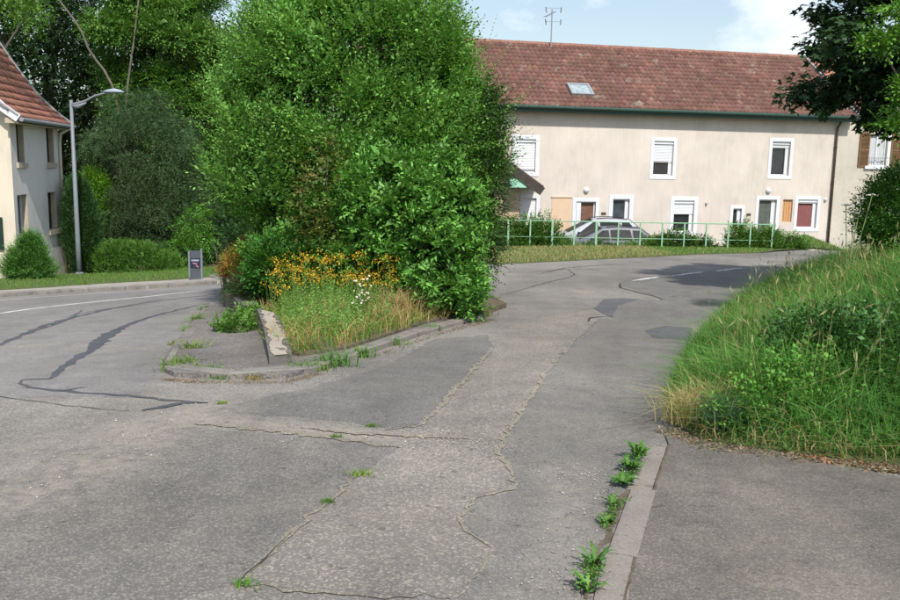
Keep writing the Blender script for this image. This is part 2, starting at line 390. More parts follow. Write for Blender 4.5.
def on_blobs(n, blobs, depth=(.0, .2), zmin=None, amp=.12, f=1.3, seed=3, keep=.82):
    """points near the surface of a union of ellipsoids; returns points and outward directions"""
    c = np.array([b[0] for b in blobs], float); r = np.array([b[1] for b in blobs], float)
    w = (r[:, 0]*r[:, 1] + r[:, 1]*r[:, 2] + r[:, 0]*r[:, 2]); w = w/w.sum(); P_, D_ = [], []; got = 0
    while got < n:
        m = int((n - got)*1.6) + 50; i = rng.choice(len(c), m, p=w); d = rdir(m)
        s = 1 - rng.uniform(depth[0], depth[1], (m, 1)) + amp*snoise(d*r[i], f, seed)[:, None]
        p = c[i] + d*r[i]*s; ok = np.ones(m, bool)
        for k in range(len(c)):
            q = np.linalg.norm((p - c[k])/r[k], axis=1); ok &= (q > keep) | (i == k)
        if zmin is not None: ok &= p[:, 2] > zmin
        p, d_ = p[ok], unit(d[ok]/r[i][ok]); P_.append(p); D_.append(d_); got += len(p)
    return np.concatenate(P_)[:n], np.concatenate(D_)[:n]
def clumpy(blobs, n, rr, seed, amp=.15, depth=(0, .35)):
    """sub-clumps over a crown so that it has lit lumps and dark gaps"""
    p, d = on_blobs(n, blobs, depth, amp=amp, seed=seed)
    return [(p[i], np.array([1, 1, .72])*rr*rng.uniform(.65, 1.25)) for i in range(n)]
def branches(mb, base, targets, r0, fork=.4, n=6):
    base = Vector(base)
    for t in targets:
        t = Vector(t); m = base.lerp(t, .5) + Vector((random.uniform(-.15, .15), random.uniform(-.15, .15), random.uniform(.05, .25)))*(t - base).length*.5
        mb.tube([base, base.lerp(m, .5), m, m.lerp(t, .6), t], [r0, r0*.8, r0*.55, r0*.3, r0*.1], n)
def merge(lst):
    Vs, Fs, Cs = [], [], []; b = 0
    for V, F, C in lst: Vs.append(V); Fs.append(F + b); Cs.append(C); b += len(V)
    return np.concatenate(Vs), np.concatenate(Fs), np.concatenate(Cs)

def foliage(blobs, ntw, k, ll, lw, tl, col, up=.4, depth=(0, .25), amp=.12, zmin=None, upn=.6, spread=.9, droop=0, j=.18, hue=.1, inner=True, seed=3, f=1.3, nj=.5, cn=.22, keep=.82, alt=None):
    p, d = on_blobs(ntw, blobs, depth, zmin, amp, f, seed, keep)
    D = unit(d + np.array([0, 0, up]) + rng.normal(0, .35, (ntw, 3)))
    Ln = tl*rng.uniform(.5, 1.3, ntw)
    V, F = twig_leaves(p - D*Ln[:, None]*.4, D, Ln, k, ll, lw, upn, spread, droop, nj)
    c = tint(len(F), col, j, hue)
    nz = snoise(p, 1.1, seed + 5); br = np.repeat(np.exp(cn*nz + rng.normal(0, .08, ntw)), k)[:, None]; c = c*br
    if alt is not None:
        m = np.repeat(rng.random(ntw) < alt[0], k); c[m] = tint(int(m.sum()), alt[1], j, hue)
    parts = [(V, F, c)]
    if inner:                                                   # coarser leaves inside the crown
        q, d2 = on_blobs(ntw//3, blobs, (.25, .6), zmin, 0, f, seed, 0)
        V2, F2 = leaf_quads(q, rdir(len(q)), rdir(len(q)) + d2, ll*1.6, lw*1.9); parts.append((V2, F2, tint(len(F2), col, j, hue)))
    return merge(parts)
def plant(name, label, cat, base, geo, mat, wood=None, wmat=None, group=None, crown='crown', trunk='trunk', kind=None):
    root = empty(name, base, label=label, cat=cat, group=group)
    np_mesh(crown, *geo, mat=mat, parent=root)
    if wood is not None: wood.build(trunk, wmat or M_bark, root, smooth=True)
    return root

def blades(x, y, z, hgt, wid, col, lean=.35, bend=.5, j=.22, hue=.15, tipcol=None):
    """grass blades of three faces-worth each: here 2 quads (tip collapsed to narrow)"""
    n = len(x); b = np.stack([x, y, z], 1); a = rng.uniform(0, 2*np.pi, n); w = np.stack([np.cos(a), np.sin(a), np.zeros(n)], 1)
    a2 = rng.uniform(0, 2*np.pi, n); l = np.stack([np.cos(a2), np.sin(a2), np.zeros(n)], 1)*(np.abs(rng.normal(0, lean, n)) + .05)[:, None]
    h = hgt[:, None]; wd = (wid*rng.uniform(.6, 1.3, n))[:, None]
    up = np.array([0, 0, 1.0])
    m = b + up*h*.55 + l*h*.35; t = b + up*h*(1 - .35*np.abs(l).sum(1, keepdims=True)*bend) + l*h*(.9 + bend)
    V = np.stack([b - w*wd/2, b + w*wd/2, m + w*wd*.42, m - w*wd*.42, t + w*wd*.06, t - w*wd*.06], 1).reshape(-1, 3)
    i = np.arange(n)[:, None]*6; F = np.concatenate([i + np.array([0, 1, 2, 3]), i + np.array([3, 2, 4, 5])], 0)
    c = tint(n, (1, 1, 1), j, hue)*(col if np.ndim(col) == 2 else np.array(col)[None])
    return V, F, np.concatenate([c, c*(tipcol if tipcol is not None else 1.12)])
def scatter_poly(poly, n, dens=None):
    xs = [p[0] for p in poly]; ys = [p[1] for p in poly]; X, Y = [], []; got = 0; tries = 0
    while got < n and tries < 60:
        x = rng.uniform(min(xs), max(xs), n); y = rng.uniform(min(ys), max(ys), n); ok = inside(x, y, poly)
        if dens is not None: ok &= rng.random(n) < dens(x, y)
        X.append(x[ok]); Y.append(y[ok]); got += ok.sum(); tries += 1
    return np.concatenate(X)[:n], np.concatenate(Y)[:n]

# ================================================================== GROUND AND ROADS
def ground_sheet():
    xs = np.concatenate([[-600, -300, -150, -80], np.arange(-50, 50.1, 1.0), [80, 150, 300, 600]])
    ys = np.concatenate([[-300, -100, -40], np.arange(-12, 60.1, 1.0), [80, 150, 300, 700]])
    X, Y = np.meshgrid(xs, ys); Z = Hs(X, Y) - .12 - .25*np.clip((Y - 32)/2, 0, 1)*0
    nx, ny = len(xs), len(ys); V = np.stack([X, Y, Z], -1).reshape(-1, 3)
    i = (np.arange(ny - 1)[:, None]*nx + np.arange(nx - 1)[None]).ravel()
    o = np_mesh('ground', V, np.stack([i, i + 1, i + nx + 1, i + nx], 1), None, M_turf, smooth=True); tag(o, kind='structure'); return o
ground_sheet()
VE = 27.5
road = drape('road', [(-48, -9), (26, -9), (26, 32), (13.5, 31.9), (-2.0, 31.9), (-4, 34), (-48, 34)], 0, A_road)
court = drape('parking_court', [(-1.9, 31.92), (30, 31.92), (30, 46), (-1.9, 46)], .0, simple('court_gravel', (.20, .19, .17), .95, .15, 4, .5, 60))

LAYU = .0012
def patch(name, px, mat, lay=1, amp=.015, step=.1, world=None):
    pts = (world or G2(px)); return drape(name, rough_edges(pts, step, amp), LAYU*lay, mat, road, kind='structure')
# left main road, smoother surface
patch('asphalt_patch', [(-260, 372), (-60, 352), (60, 345), (172, 352), (176, 368), (130, 398), (60, 396), (-60, 402), (-400, 420)], A_left, 1)
p0 = G2([(176, 340), (205, 305), (232, 296)]); 
patch('asphalt_patch', None, A_left, 1, world=G2([(-260, 370), (-60, 350), (60, 343), (172, 349), (190, 328), (207, 304), (228, 297)]) + [(-3.9, 30), (-26, 30), (-26, 14)])
# the lighter crossing at the middle and the darker patches beside it
patch('asphalt_patch', [(206, 412), (262, 398), (318, 386), (385, 366), (435, 339), (488, 335), (494, 347), (470, 372), (441, 404), (418, 425), (385, 428), (340, 421), (280, 416)], A_dark, 1, .02)
patch('asphalt_patch', [(190, 427), (262, 433), (330, 440), (397, 447), (378, 463), (352, 482), (330, 500), (290, 532), (236, 584), (60, 640), (-120, 640), (-40, 500), (60, 452)], A_left2, 1, .02)
patch('asphalt_patch', [(236, 586), (292, 533), (332, 501), (355, 482), (400, 448), (425, 428), (444, 405), (474, 372), (497, 348), (530, 300), (575, 296), (600, 318), (572, 342), (545, 372), (524, 404), (496, 452), (516, 478), (512, 489), (474, 497), (460, 522), (472, 536), (493, 548), (484, 566), (462, 590), (445, 600), (330, 592)], A_pale, 1, .02)
patch('asphalt_patch', [(602, 319), (574, 343), (548, 372), (527, 404), (499, 452), (518, 478), (515, 491), (477, 499), (463, 522), (475, 535), (496, 548), (487, 567), (462, 596), (470, 640), (560, 640), (596, 560), (650, 444), (664, 424), (670, 394), (692, 345), (690, 318), (650, 316)], A_right, 2, .02)
patch('asphalt_patch', [(595, 309), (604, 299), (620, 298), (662, 300), (690, 292), (760, 268), (830, 254), (812, 262), (700, 322), (660, 330), (615, 319)], A_dark, 3, .02)
patch('asphalt_patch', [(480, 290), (522, 282), (570, 272), (600, 264), (700, 258), (735, 258), (740, 272), (666, 298), (604, 298), (594, 308), (540, 318), (500, 330)], A_far, 2, .03)
patch('asphalt_patch', [(618, 284), (628, 279), (690, 272), (762, 268), (700, 290), (662, 300), (655, 296)], A_dark, 4, .03)
patch('asphalt_patch', [(645, 331), (664, 326), (692, 328), (690, 341), (652, 338)], A_fresh, 4, .01)
patch('asphalt_patch', [(594, 309), (604, 299), (640, 299), (618, 306), (612, 318)], A_fresh, 4, .01)
patch('asphalt_patch', [(568, 291), (584, 290), (600, 292), (590, 295), (574, 294)], A_pale, 4, .01)

def strip(name, px, w, mat, lay, jit=.3, parent=road, step=.12, kind='structure', side=0):
    """a ragged band along a line"""
    pts = rough_edges(G2(px), step if 'dusty' not in name else .05, .012, False); n = len(pts); L_, R_ = [], []
    for i, p in enumerate(pts):
        a, b = pts[max(i - 1, 0)], pts[min(i + 1, n - 1)]; l = math.hypot(b[0] - a[0], b[1] - a[1]) or 1
        nx, ny = -(b[1] - a[1])/l, (b[0] - a[0])/l; ww = w[0] + (w[1] - w[0])*i/(n - 1) if hasattr(w, '__len__') else w
        ww *= min(1, .25 + 3*min(i, n - 1 - i)/n) if jit else 1
        q, r = ww/2*(1 + random.uniform(-jit, jit)), ww/2*(1 + random.uniform(-jit, jit))
        L_.append((p[0] + nx*q, p[1] + ny*q)); R_.append((p[0] - nx*r, p[1] - ny*r))
    V, F = [], []
    for i in range(n):
        for x, y in (L_[i], R_[i]): V.append((x, y, H(x, y) + LAYU*lay))
    for i in range(n - 1): F.append((2*i, 2*i + 1, 2*i + 3, 2*i + 2))
    o = MB().add(V, F).build(name, mat, parent); tag(o, kind=kind); return o
seam1 = [(600, 319), (573, 342), (547, 372), (526, 404), (497, 452), (517, 478), (513, 490), (475, 498), (461, 522), (473, 536), (494, 548), (485, 566), (458, 598)]
strip('dusty_seam', seam1, .035, M_dust, 5, .8)
strip('dusty_seam', [(494, 347), (472, 372), (443, 404), (420, 426), (385, 430)], .05, M_dust, 5, .8)
strip('dusty_seam', [(195, 424), (262, 430), (330, 438), (400, 448)], .07, M_dust, 5, .8)
strip('dusty_seam', [(300, 428), (350, 434), (400, 436), (470, 440)], .05, M_dust, 6, .9)
strip('dusty_seam', [(238, 585), (292, 532), (332, 500), (360, 474)], .03, M_dust, 5, .8)
strip('dusty_seam', [(236, 584), (300, 592), (360, 596), (450, 599)], .02, M_dust, 5, .8)
strip('asphalt_crack', [(236, 586), (262, 562), (292, 533)], .009, M_crack, 6, .9)
strip('asphalt_crack', [(500, 296), (522, 290), (545, 283), (568, 278), (575, 275), (567, 269)], .03, M_crack, 5, .5)
strip('asphalt_crack', [(620, 283), (620, 288), (636, 292), (656, 297), (663, 300)], .05, M_crack, 6, .4)
strip('asphalt_crack', [(588, 322), (590, 318), (600, 317), (614, 317)], .04, M_crack, 6, .5)
strip('asphalt_crack', [(540, 274), (566, 268), (590, 266), (640, 263)], .05, M_crack, 5, .8)
strip('asphalt_crack', [(530, 272), (560, 270), (600, 269)], .035, M_crack, 5, .8)
# tar lines on the main road
strip('tar_seam', [(-40, 356), (0, 345), (25, 334), (50, 324), (75, 317), (110, 309), (150, 302), (228, 293)], (.14, .10), M_tar, 3, .5)
strip('tar_seam', [(25, 334), (52, 326), (74, 317), (82, 310)], .05, M_tar, 4, .5)
strip('tar_seam', [(222, 301), (190, 307), (150, 317), (128, 325), (100, 340), (92, 350), (75, 360), (56, 373), (50, 379), (24, 380)], (.06, .16), M_tar, 3, .5)
strip('tar_seam', [(120, 328), (108, 336), (96, 346), (90, 352)], .17, M_tar, 4, .4)
strip('tar_seam', [(50, 379), (22, 380), (20, 384), (40, 389), (80, 393), (130, 396), (180, 401), (208, 403)], .055, M_tar, 4, .5)
strip('tar_seam', [(142, 411), (165, 407), (185, 403), (208, 403)], .10, M_tar, 5, .4)
strip('tar_seam', [(50, 392), (70, 390), (88, 387)], .035, M_tar, 5, .4)
strip('asphalt_crack', [(-40, 393), (0, 397), (40, 402), (80, 407), (130, 412)], .012, M_crack, 5, .6)
strip('asphalt_crack', [(60, 318), (100, 310), (150, 304)], .02, M_crack, 5, .6)
# painted lines
strip('painted_line', [(-60, 321), (0, 313.5), (40, 308), (80, 303.5), (120, 299.5), (150, 296.5), (190, 292), (228, 289)], .15, M_white, 4, .08)
strip('painted_line', [(632, 281), (646, 279), (658, 277)], .14, M_white, 6, .3)
strip('painted_line', [(672, 276), (690, 273.5), (705, 272)], .14, M_white, 6, .3)
strip('painted_line', [(715, 271.5), (730, 269.5), (742, 268)], .12, M_white, 6, .4)
strip('dusty_seam', [(-60, 303.5), (0, 300.5), (60, 296), (100, 293.5), (147, 291)], .28, M_pave, 4, .2)
# gravelly track where the two roads meet
def grit(n, path, wd, s0, s1, name='loose_grit'):
    P2 = G2(path); t = rng.random(n)*(len(P2) - 1); i = t.astype(int).clip(0, len(P2) - 2); f = (t - i)[:, None]
    a = np.array(P2); q = a[i]*(1 - f) + a[i + 1]*f + rng.normal(0, wd, (n, 2)); s = rng.uniform(s0, s1, n)[:, None, None]
    tet = np.array([[1, 0, 0], [-.5, .8, 0], [-.5, -.8, 0], [.1, .05, .75]])[None]*s*rng.uniform(.7, 1.3, (n, 4, 3))
    an = rng.uniform(0, 6.28, n); c, s_ = np.cos(an), np.sin(an)
    R = np.stack([np.stack([c, -s_, 0*c], -1), np.stack([s_, c, 0*c], -1), np.stack([0*c, 0*c, 1 + 0*c], -1)], 1)
    V = np.einsum('nij,nkj->nki', R, tet) + np.concatenate([q, (Hs(q[:, 0], q[:, 1]) + .010)[:, None]], 1)[:, None]
    F = (np.arange(n)[:, None, None]*4 + np.array([[0, 1, 3], [1, 2, 3], [2, 0, 3]])[None]).reshape(-1, 3)
    c = np.repeat(tint(n, (.25, .225, .185), .35, .05), 3, 0)
    o = np_mesh(name, V.reshape(-1, 3), F, c, M_grit); return tag(o, kind='stuff')
M_grit = (lambda s: (s.base((lambda a: (setattr(a, 'attribute_name', 'tint'), a.outputs['Color'])[1])(s.n('ShaderNodeAttribute'))).set(.95, .2), s.m)[1])(NT('grit_stone'))
g = grit(600, [(210, 405), (170, 425), (120, 450), (70, 480), (20, 520)], .34, .003, .008); tag(g, 'pale loose grit scattered in a diagonal band on the asphalt at left', 'grit')
g = grit(380, [(300, 428), (400, 440), (470, 440), (500, 450)], .16, .004, .009); tag(g, 'pale loose grit along the dusty seam in the middle of the junction', 'grit')
g = grit(420, [(560, 470), (590, 480), (560, 560), (580, 600)], .12, .003, .008); tag(g, 'fine loose grit on the road beside the right kerb', 'grit')

# ------------------------------------------------------------------ kerbs as single stones
def kerb(pts, w, h, mat, slen=.95, gap=.012, height2=None, name='kerb', side=1, tilt=0):
    root = empty(name); root['kind'] = 'structure'
    cum = [0]
    for a, b in zip(pts[:-1], pts[1:]): cum.append(cum[-1] + math.hypot(b[0] - a[0], b[1] - a[1]))
    tot = cum[-1]
    def at(s):
        s = min(max(s, 0), tot)
        for i in range(len(pts) - 1):
            if s <= cum[i + 1] + 1e-9: 
                t = (s - cum[i])/(cum[i + 1] - cum[i] + 1e-9); return Vector((pts[i][0] + (pts[i + 1][0] - pts[i][0])*t, pts[i][1] + (pts[i + 1][1] - pts[i][1])*t))
    k = max(1, round(tot/slen)); sl_ = tot/k
    for i in range(k):
        a, b = at(i*sl_ + gap/2), at((i + 1)*sl_ - gap/2); d = (b - a).normalized(); nn = Vector((-d.y, d.x))*side
        j = random.uniform(-.014, .014); hh = h + (height2 - h)*(i + .5)/k if height2 is not None else h
        vs = []
        for q in (a, b):
            z = H(q.x, q.y)
            for off, zz in ((0, -.15), (0, hh*.86), (.018, hh), (w, hh), (w, -.15)):
                vs.append((q.x + nn.x*(off + j), q.y + nn.y*(off + j), z + zz + j*.5))
        fs = [(m, m + 1, m + 6, m + 5) for m in range(4)] + [(4, 3, 2, 1, 0), (5, 6, 7, 8, 9)]
        fs = [f if side < 0 else f[::-1] for f in fs]
        MB().add(vs, fs).build('kerb_stone', mat, root)
    return root
# right footpath and its kerb
ke = G2([(648, 446), (634, 478), (618, 520), (603, 560), (590, 600), (582, 626)])
ke += [(ke[-1][0] - .25, 1.2), (ke[-1][0] - .55, -6)]
kerb(ke[::-1], .135, .05, asphalt('kerb_right', (.245, .218, .192), .25, .3, 140, .10), .98, .006, .012, side=-1)
foot_in = [(x + .14, y) for x, y in ke]
drape('footpath', rough_edges(foot_in[:1] + foot_in[1:] + [(9, -6), (9, 5.0)] + G2([(900, 480), (800, 458), (700, 442), (665, 436)]), 1.5, 0), .014, A_foot)
jm = MB(); jv = []
jp = rough_edges([(x + .002, y) for x, y in foot_in], .05, .002, False)
for i, (x, y) in enumerate(jp): w_ = .005 + .009*random.random(); jv += [(x - .004, y, H(x, y) + .0165), (x + w_, y, H(x, y) + .0165)]
jm.add(jv, [(2*i, 2*i + 1, 2*i + 3, 2*i + 2) for i in range(len(jp) - 1)]).build('soil_joint', M_soil, road)['kind'] = 'structure'
strip('soil_joint', [(652, 447), (634, 478), (612, 520), (597, 560), (586, 600)], .045, M_soil, 4, .9)

# far-left pavement along the main road
lp = G2([(-120, 304), (-60, 301), (0, 297.5), (60, 293.2), (100, 291.2), (145, 289.4), (190, 286), (232, 283.5)])
lp = [(-30, lp[0][1] - 1.2)] + lp + [(-6.5, lp[-1][1] + 3.0), (-3.0, 33)]
kerb(lp, .16, .09, M_conc, 1.0, .012, side=1)
lpb = [(x - .1, y + 2.3) for x, y in lp]
hL = Hs
drape('pavement', [(x, y + .15) for x, y in lp[:-1]] + lpb[:-1][::-1], .078, M_pave, skirt=.1)
verge_poly = lpb[:-1] + [(-7, 45), (-60, 45), (-60, lpb[0][1])]
def Hv(x, y): return Hs(x, y) + .09
drape('grass_verge', verge_poly, 0, M_turf, hf=Hv, skirt=.1, grid=1)
vx, vy = scatter_poly([(-22, lpb[0][1])] + lpb[:-2] + [(-7.6, 31.5), (-22, 31.5)], 16000)
g = np_mesh('verge_grass', *blades(vx, vy, Hv(vx, vy) - .01, rng.uniform(.04, .11, len(vx)), .016, (.13, .24, .045), .3), mat=M_grass)
tag(g, 'mown green grass verge along the far pavement in front of the grey house', 'grass', kind='stuff')

# ------------------------------------------------------------------ the island
isl = G2([(162, 373), (172, 378), (200, 380), (285, 380), (325, 370), (375, 352.5), (432, 332), (470, 322), (484, 318.5)])
isl_b = [(.75, 14.5), (.6, 17.0), (-1.0, 20), (-4.2, 22.5)] + G2([(226, 300), (205, 308), (188, 330), (172, 350), (163, 364)])
ISL_H = .058
drape('island_pavement', rough_edges([(isl[0][0] + .03, isl[0][1])] + [(x, y + .06) for x, y in isl[1:]] + isl_b, 1.2, 0), ISL_H - .012, A_isl, skirt=.14)
k1 = kerb(G2([(163, 372), (172, 377.5), (200, 380), (285, 380), (325, 370), (375, 352.5), (432, 332), (470, 322), (484, 318.5)]), .15, ISL_H, M_conc, .95, .015, side=1)
k2 = kerb(G2([(226, 300), (205, 308), (188, 330), (172, 350), (163, 366)]), .12, .045, M_conc, .95, .015, side=1)
bed = G2([(268, 355), (299, 361), (345, 354), (376, 344), (426, 327), (478, 317)]) + [(.9, 13.5), (.3, 17), (-2.6, 20)] + G2([(232, 300), (246, 312), (256, 322)])
def Hb(x, y):
    d = dist_poly(x, y, bed + bed[:1]); return Hs(x, y) + ISL_H + .02 + .16*np.clip(d/.8, 0, 1)
drape('planting_bed', bed, 0, M_soil, hf=Hb, grid=.25, skirt=.1)
# low concrete border of the bed with a worn flat top
BHs = (.26, .17, .08)
def GZ(u, v, h): p = G(u, v, ISL_H + h); return (p.x, p.y)
t_out = [GZ(257, 309, BHs[0]), GZ(263, 325, BHs[1]), GZ(269, 356, BHs[2])]; t_in = [GZ(275, 313, BHs[0]), GZ(284, 326, BHs[1]), GZ(292, 354, BHs[2])]
root = empty('bed_border', label='low concrete border with a flaking pale top at the left edge of the flower bed', cat='low wall')
vs = []
for a, b, h_ in zip(t_out, t_in, BHs):
    for (x, y), dz in ((a, -.2), (a, h_), (b, h_), (b, -.2)): vs.append((x, y, H(x, y) + dz + ISL_H))
fs = []
for i in range(2):
    for j in range(4): fs.append((i*4 + j, i*4 + (j + 1) % 4, i*4 + 4 + (j + 1) % 4, i*4 + 4 + j))
fs += [(0, 1, 2, 3), (11, 10, 9, 8)]
MB().add(vs, fs).build('wall', M_conc_dark, root)
wt_ = MB(); tv = []; K = 26; rj = random.Random(5)
for i in range(K + 1):
    t = i/K*2*.998 + .01; j = min(int(t), 1); f = t - j
    ax, ay = [t_out[j][k]*(1 - f) + t_out[j + 1][k]*f for k in (0, 1)]; bx2, by2 = [t_in[j][k]*(1 - f) + t_in[j + 1][k]*f for k in (0, 1)]; h_ = BHs[j]*(1 - f) + BHs[j + 1]*f
    for q in (.16 + rj.uniform(-.10, .12), .80 + rj.uniform(-.16, .16)):
        x, y = ax*(1 - q) + bx2*q, ay*(1 - q) + by2*q; tv.append((x, y, (H(ax, ay) + ISL_H + h_)*(1 - q) + (H(bx2, by2) + ISL_H + h_)*q + .005))
wt_.add(tv, [(2*i, 2*i + 1, 2*i + 3, 2*i + 2) for i in range(K)]); wt_.build('worn_top', M_conc_tan, root)
wl = [GZ(257, 309, .22), GZ(247, 303, .22), GZ(238, 297, .22), GZ(229, 292, .22)]
root = empty('garden_wall', label='old dark concrete wall running back from the flower bed under the shrubs', cat='low wall')
m = MB()
for i in range(len(wl) - 1):
    (ax, ay), (bx, by) = wl[i], wl[i + 1]; d = Vector((bx - ax, by - ay, 0)); l = d.length; d.normalize(); c = Vector(((ax + bx)/2, (ay + by)/2, (H(ax, ay) + H(bx, by))/2 + ISL_H))
    m.box(c, (l + .01, .18, .44 - .002*i), d, Vector((-d.y, d.x, 0)))
m.build('wall', M_conc_dark, root)

# ------------------------------------------------------------------ the bank on the right
edge = G2([(900, 467), (840, 461), (760, 450), (700, 440), (672, 424), (667, 400), (676, 372), (690, 345), (712, 322), (735, 303), (765, 285), (800, 270), (835, 259), (870, 250)])
edge = [(9.0, edge[0][1] - .6)] + edge + [(18, 30.5), (26, 31)]
bank = edge + [(26, 4.0)]
def bank_h(x, y):
    x = np.asarray(x, float); y = np.asarray(y, float); d = dist_poly(x, y, edge)
    t = np.clip(d/3.2, 0, 1); s = t*t*(3 - 2*t); k = .98 - .40*np.clip((y - 9)/10, 0, 1) - .55*np.clip((y - 19)/9, 0, 1)
    return Hs(x, y) + .02 + k*s + .05*np.clip(d/.3, 0, 1) + .04*np.sin(x*2.1 + 1)*np.sin(y*1.7)*np.clip(d, 0, 1)
drape('bank', bank, 0, M_turf, hf=bank_h, grid=.3, skirt=.1)

# ================================================================== BUILDINGS
Z3 = Vector((0, 0, 1))
class Facade:
    """a vertical wall plane: origin o, direction d along it, n towards the viewer"""
    def __init__(s, o, d, zb):
        s.o = Vector((o[0], o[1], 0)); s.d = Vector((d[0], d[1], 0)).normalized(); s.n = Vector((s.d.y, -s.d.x, 0)); s.zb = zb
    def px(s, u, v):
        r = ray(u, v); k = (s.o - Vector((0, 0, 0))).dot(s.n)/r.dot(s.n); p = Vector((0, 0, CAMZ)) + r*k
        return (p - s.o).dot(s.d), p.z
    def rect(s, u0, v0, u1, v1):
        a, b = s.px(u0, v0), s.px(u1, v1); c, d = s.px(u1, v0), s.px(u0, v1)
        return (a[0] + d[0])/2, (b[1] + d[1])/2, (b[0] + c[0])/2, (a[1] + c[1])/2      # s0,z0,s1,z1
    def pt(s, a, z, out=0): return s.o + s.d*a + s.n*out + Z3*z
    def quadbox(s, mb, s0, z0, s1, z1, o0, o1):
        c = s.pt((s0 + s1)/2, (z0 + z1)/2, (o0 + o1)/2); return mb.box(c, (s1 - s0, abs(o1 - o0), z1 - z0), s.d, s.n, Z3)
def wall_holes(fc, s0, z0, s1, z1, holes, depth, mat, parent, thick=.3, name='wall'):
    mb = MB(); xs = sorted({s0, s1} | {h[0] for h in holes} | {h[2] for h in holes}); zs = sorted({z0, z1} | {h[1] for h in holes} | {h[3] for h in holes})
    for i in range(len(xs) - 1):
        for j in range(len(zs) - 1):
            cx, cz = (xs[i] + xs[i + 1])/2, (zs[j] + zs[j + 1])/2
            if any(h[0] < cx < h[2] and h[1] < cz < h[3] for h in holes): continue
            mb.add([fc.pt(xs[i], zs[j]), fc.pt(xs[i + 1], zs[j]), fc.pt(xs[i + 1], zs[j + 1]), fc.pt(xs[i], zs[j + 1])], [(0, 1, 2, 3)])
    for a, b, c, d in holes:
        q = [(a, b), (c, b), (c, d), (a, d)]
        for k in range(4):
            (e, f), (g_, h) = q[k], q[(k + 1) % 4]
            mb.add([fc.pt(e, f), fc.pt(g_, h), fc.pt(g_, h, -depth), fc.pt(e, f, -depth)], [(0, 1, 2, 3)])
    return mb.build(name, mat, parent)
def window(fc, hole, parent, surround=.15, blind=0, back=M_glass, name='window', split=False, glass=None, depth=.16, surmat=None, bottom=True, leaf=None, side=None, blindmat=None, framemat=None, sbot=None):
    """surround proud of the wall, frame, pane and roller blind in the recess"""
    a, b, c, d = hole; e = surround; fm = framemat or M_pvc
    mb = MB()
    if e:
        fc.quadbox(mb, a - e, d, c + e, d + e, -.02, .022)
        fc.quadbox(mb, a - e, b, a, d, -.02, .022); fc.quadbox(mb, c, b, c + e, d, -.02, .022)
        if bottom: fc.quadbox(mb, a - e, b - (sbot or e), c + e, b, -.02, .022)
    else: fc.quadbox(mb, a, b, c, b + .03, -depth, .01)
    w = mb.build(name, surmat or M_trim, parent)
    f = MB(); t = .055; o0, o1 = -depth + .01, -depth + .06
    fc.quadbox(f, a, b, a + t, d, o0, o1); fc.quadbox(f, c - t, b, c, d, o0, o1)
    fc.quadbox(f, a + t, b, c - t, b + t, o0, o1); fc.quadbox(f, a + t, d - t, c - t, d, o0, o1)
    if split: fc.quadbox(f, (a + c)/2 - .035, b + t, (a + c)/2 + .035, d - t, o0, o1 + .01)
    if side == 'r': fc.quadbox(f, c - t - .12, b + t, c - t, d - t, o0 - .0, o1 + .02)
    fr = f.build('frame', fm, w)
    m = MB(); fc.quadbox(m, a + .02, b + .02, c - .02, d - .02, -depth - .03, -depth + .018); m.build('pane', back, w)
    if blind > 0:
        m = MB(); z0 = d - (d - b)*blind; z = d
        while z > z0 + .02:
            zz = max(z - .055, z0); m.add([fc.pt(a, z, -depth + .075), fc.pt(c, z, -depth + .075), fc.pt(c, (z + zz)/2, -depth + .09), fc.pt(a, (z + zz)/2, -depth + .09), fc.pt(c, zz + .006, -depth + .082), fc.pt(a, zz + .006, -depth + .082), fc.pt(c, zz, -depth + .07), fc.pt(a, zz, -depth + .07)],
                [(0, 3, 2, 1), (3, 5, 4, 2), (5, 7, 6, 4)]); z = zz
        fc.quadbox(m, a, z0 - .02, c, z0, -depth + .065, -depth + .10)
        if blind < .95: fc.quadbox(m, a, d - .13, c, d, -depth + .07, -depth + .13)
        m.build('shutter', blindmat or M_pvc, w)
    return w
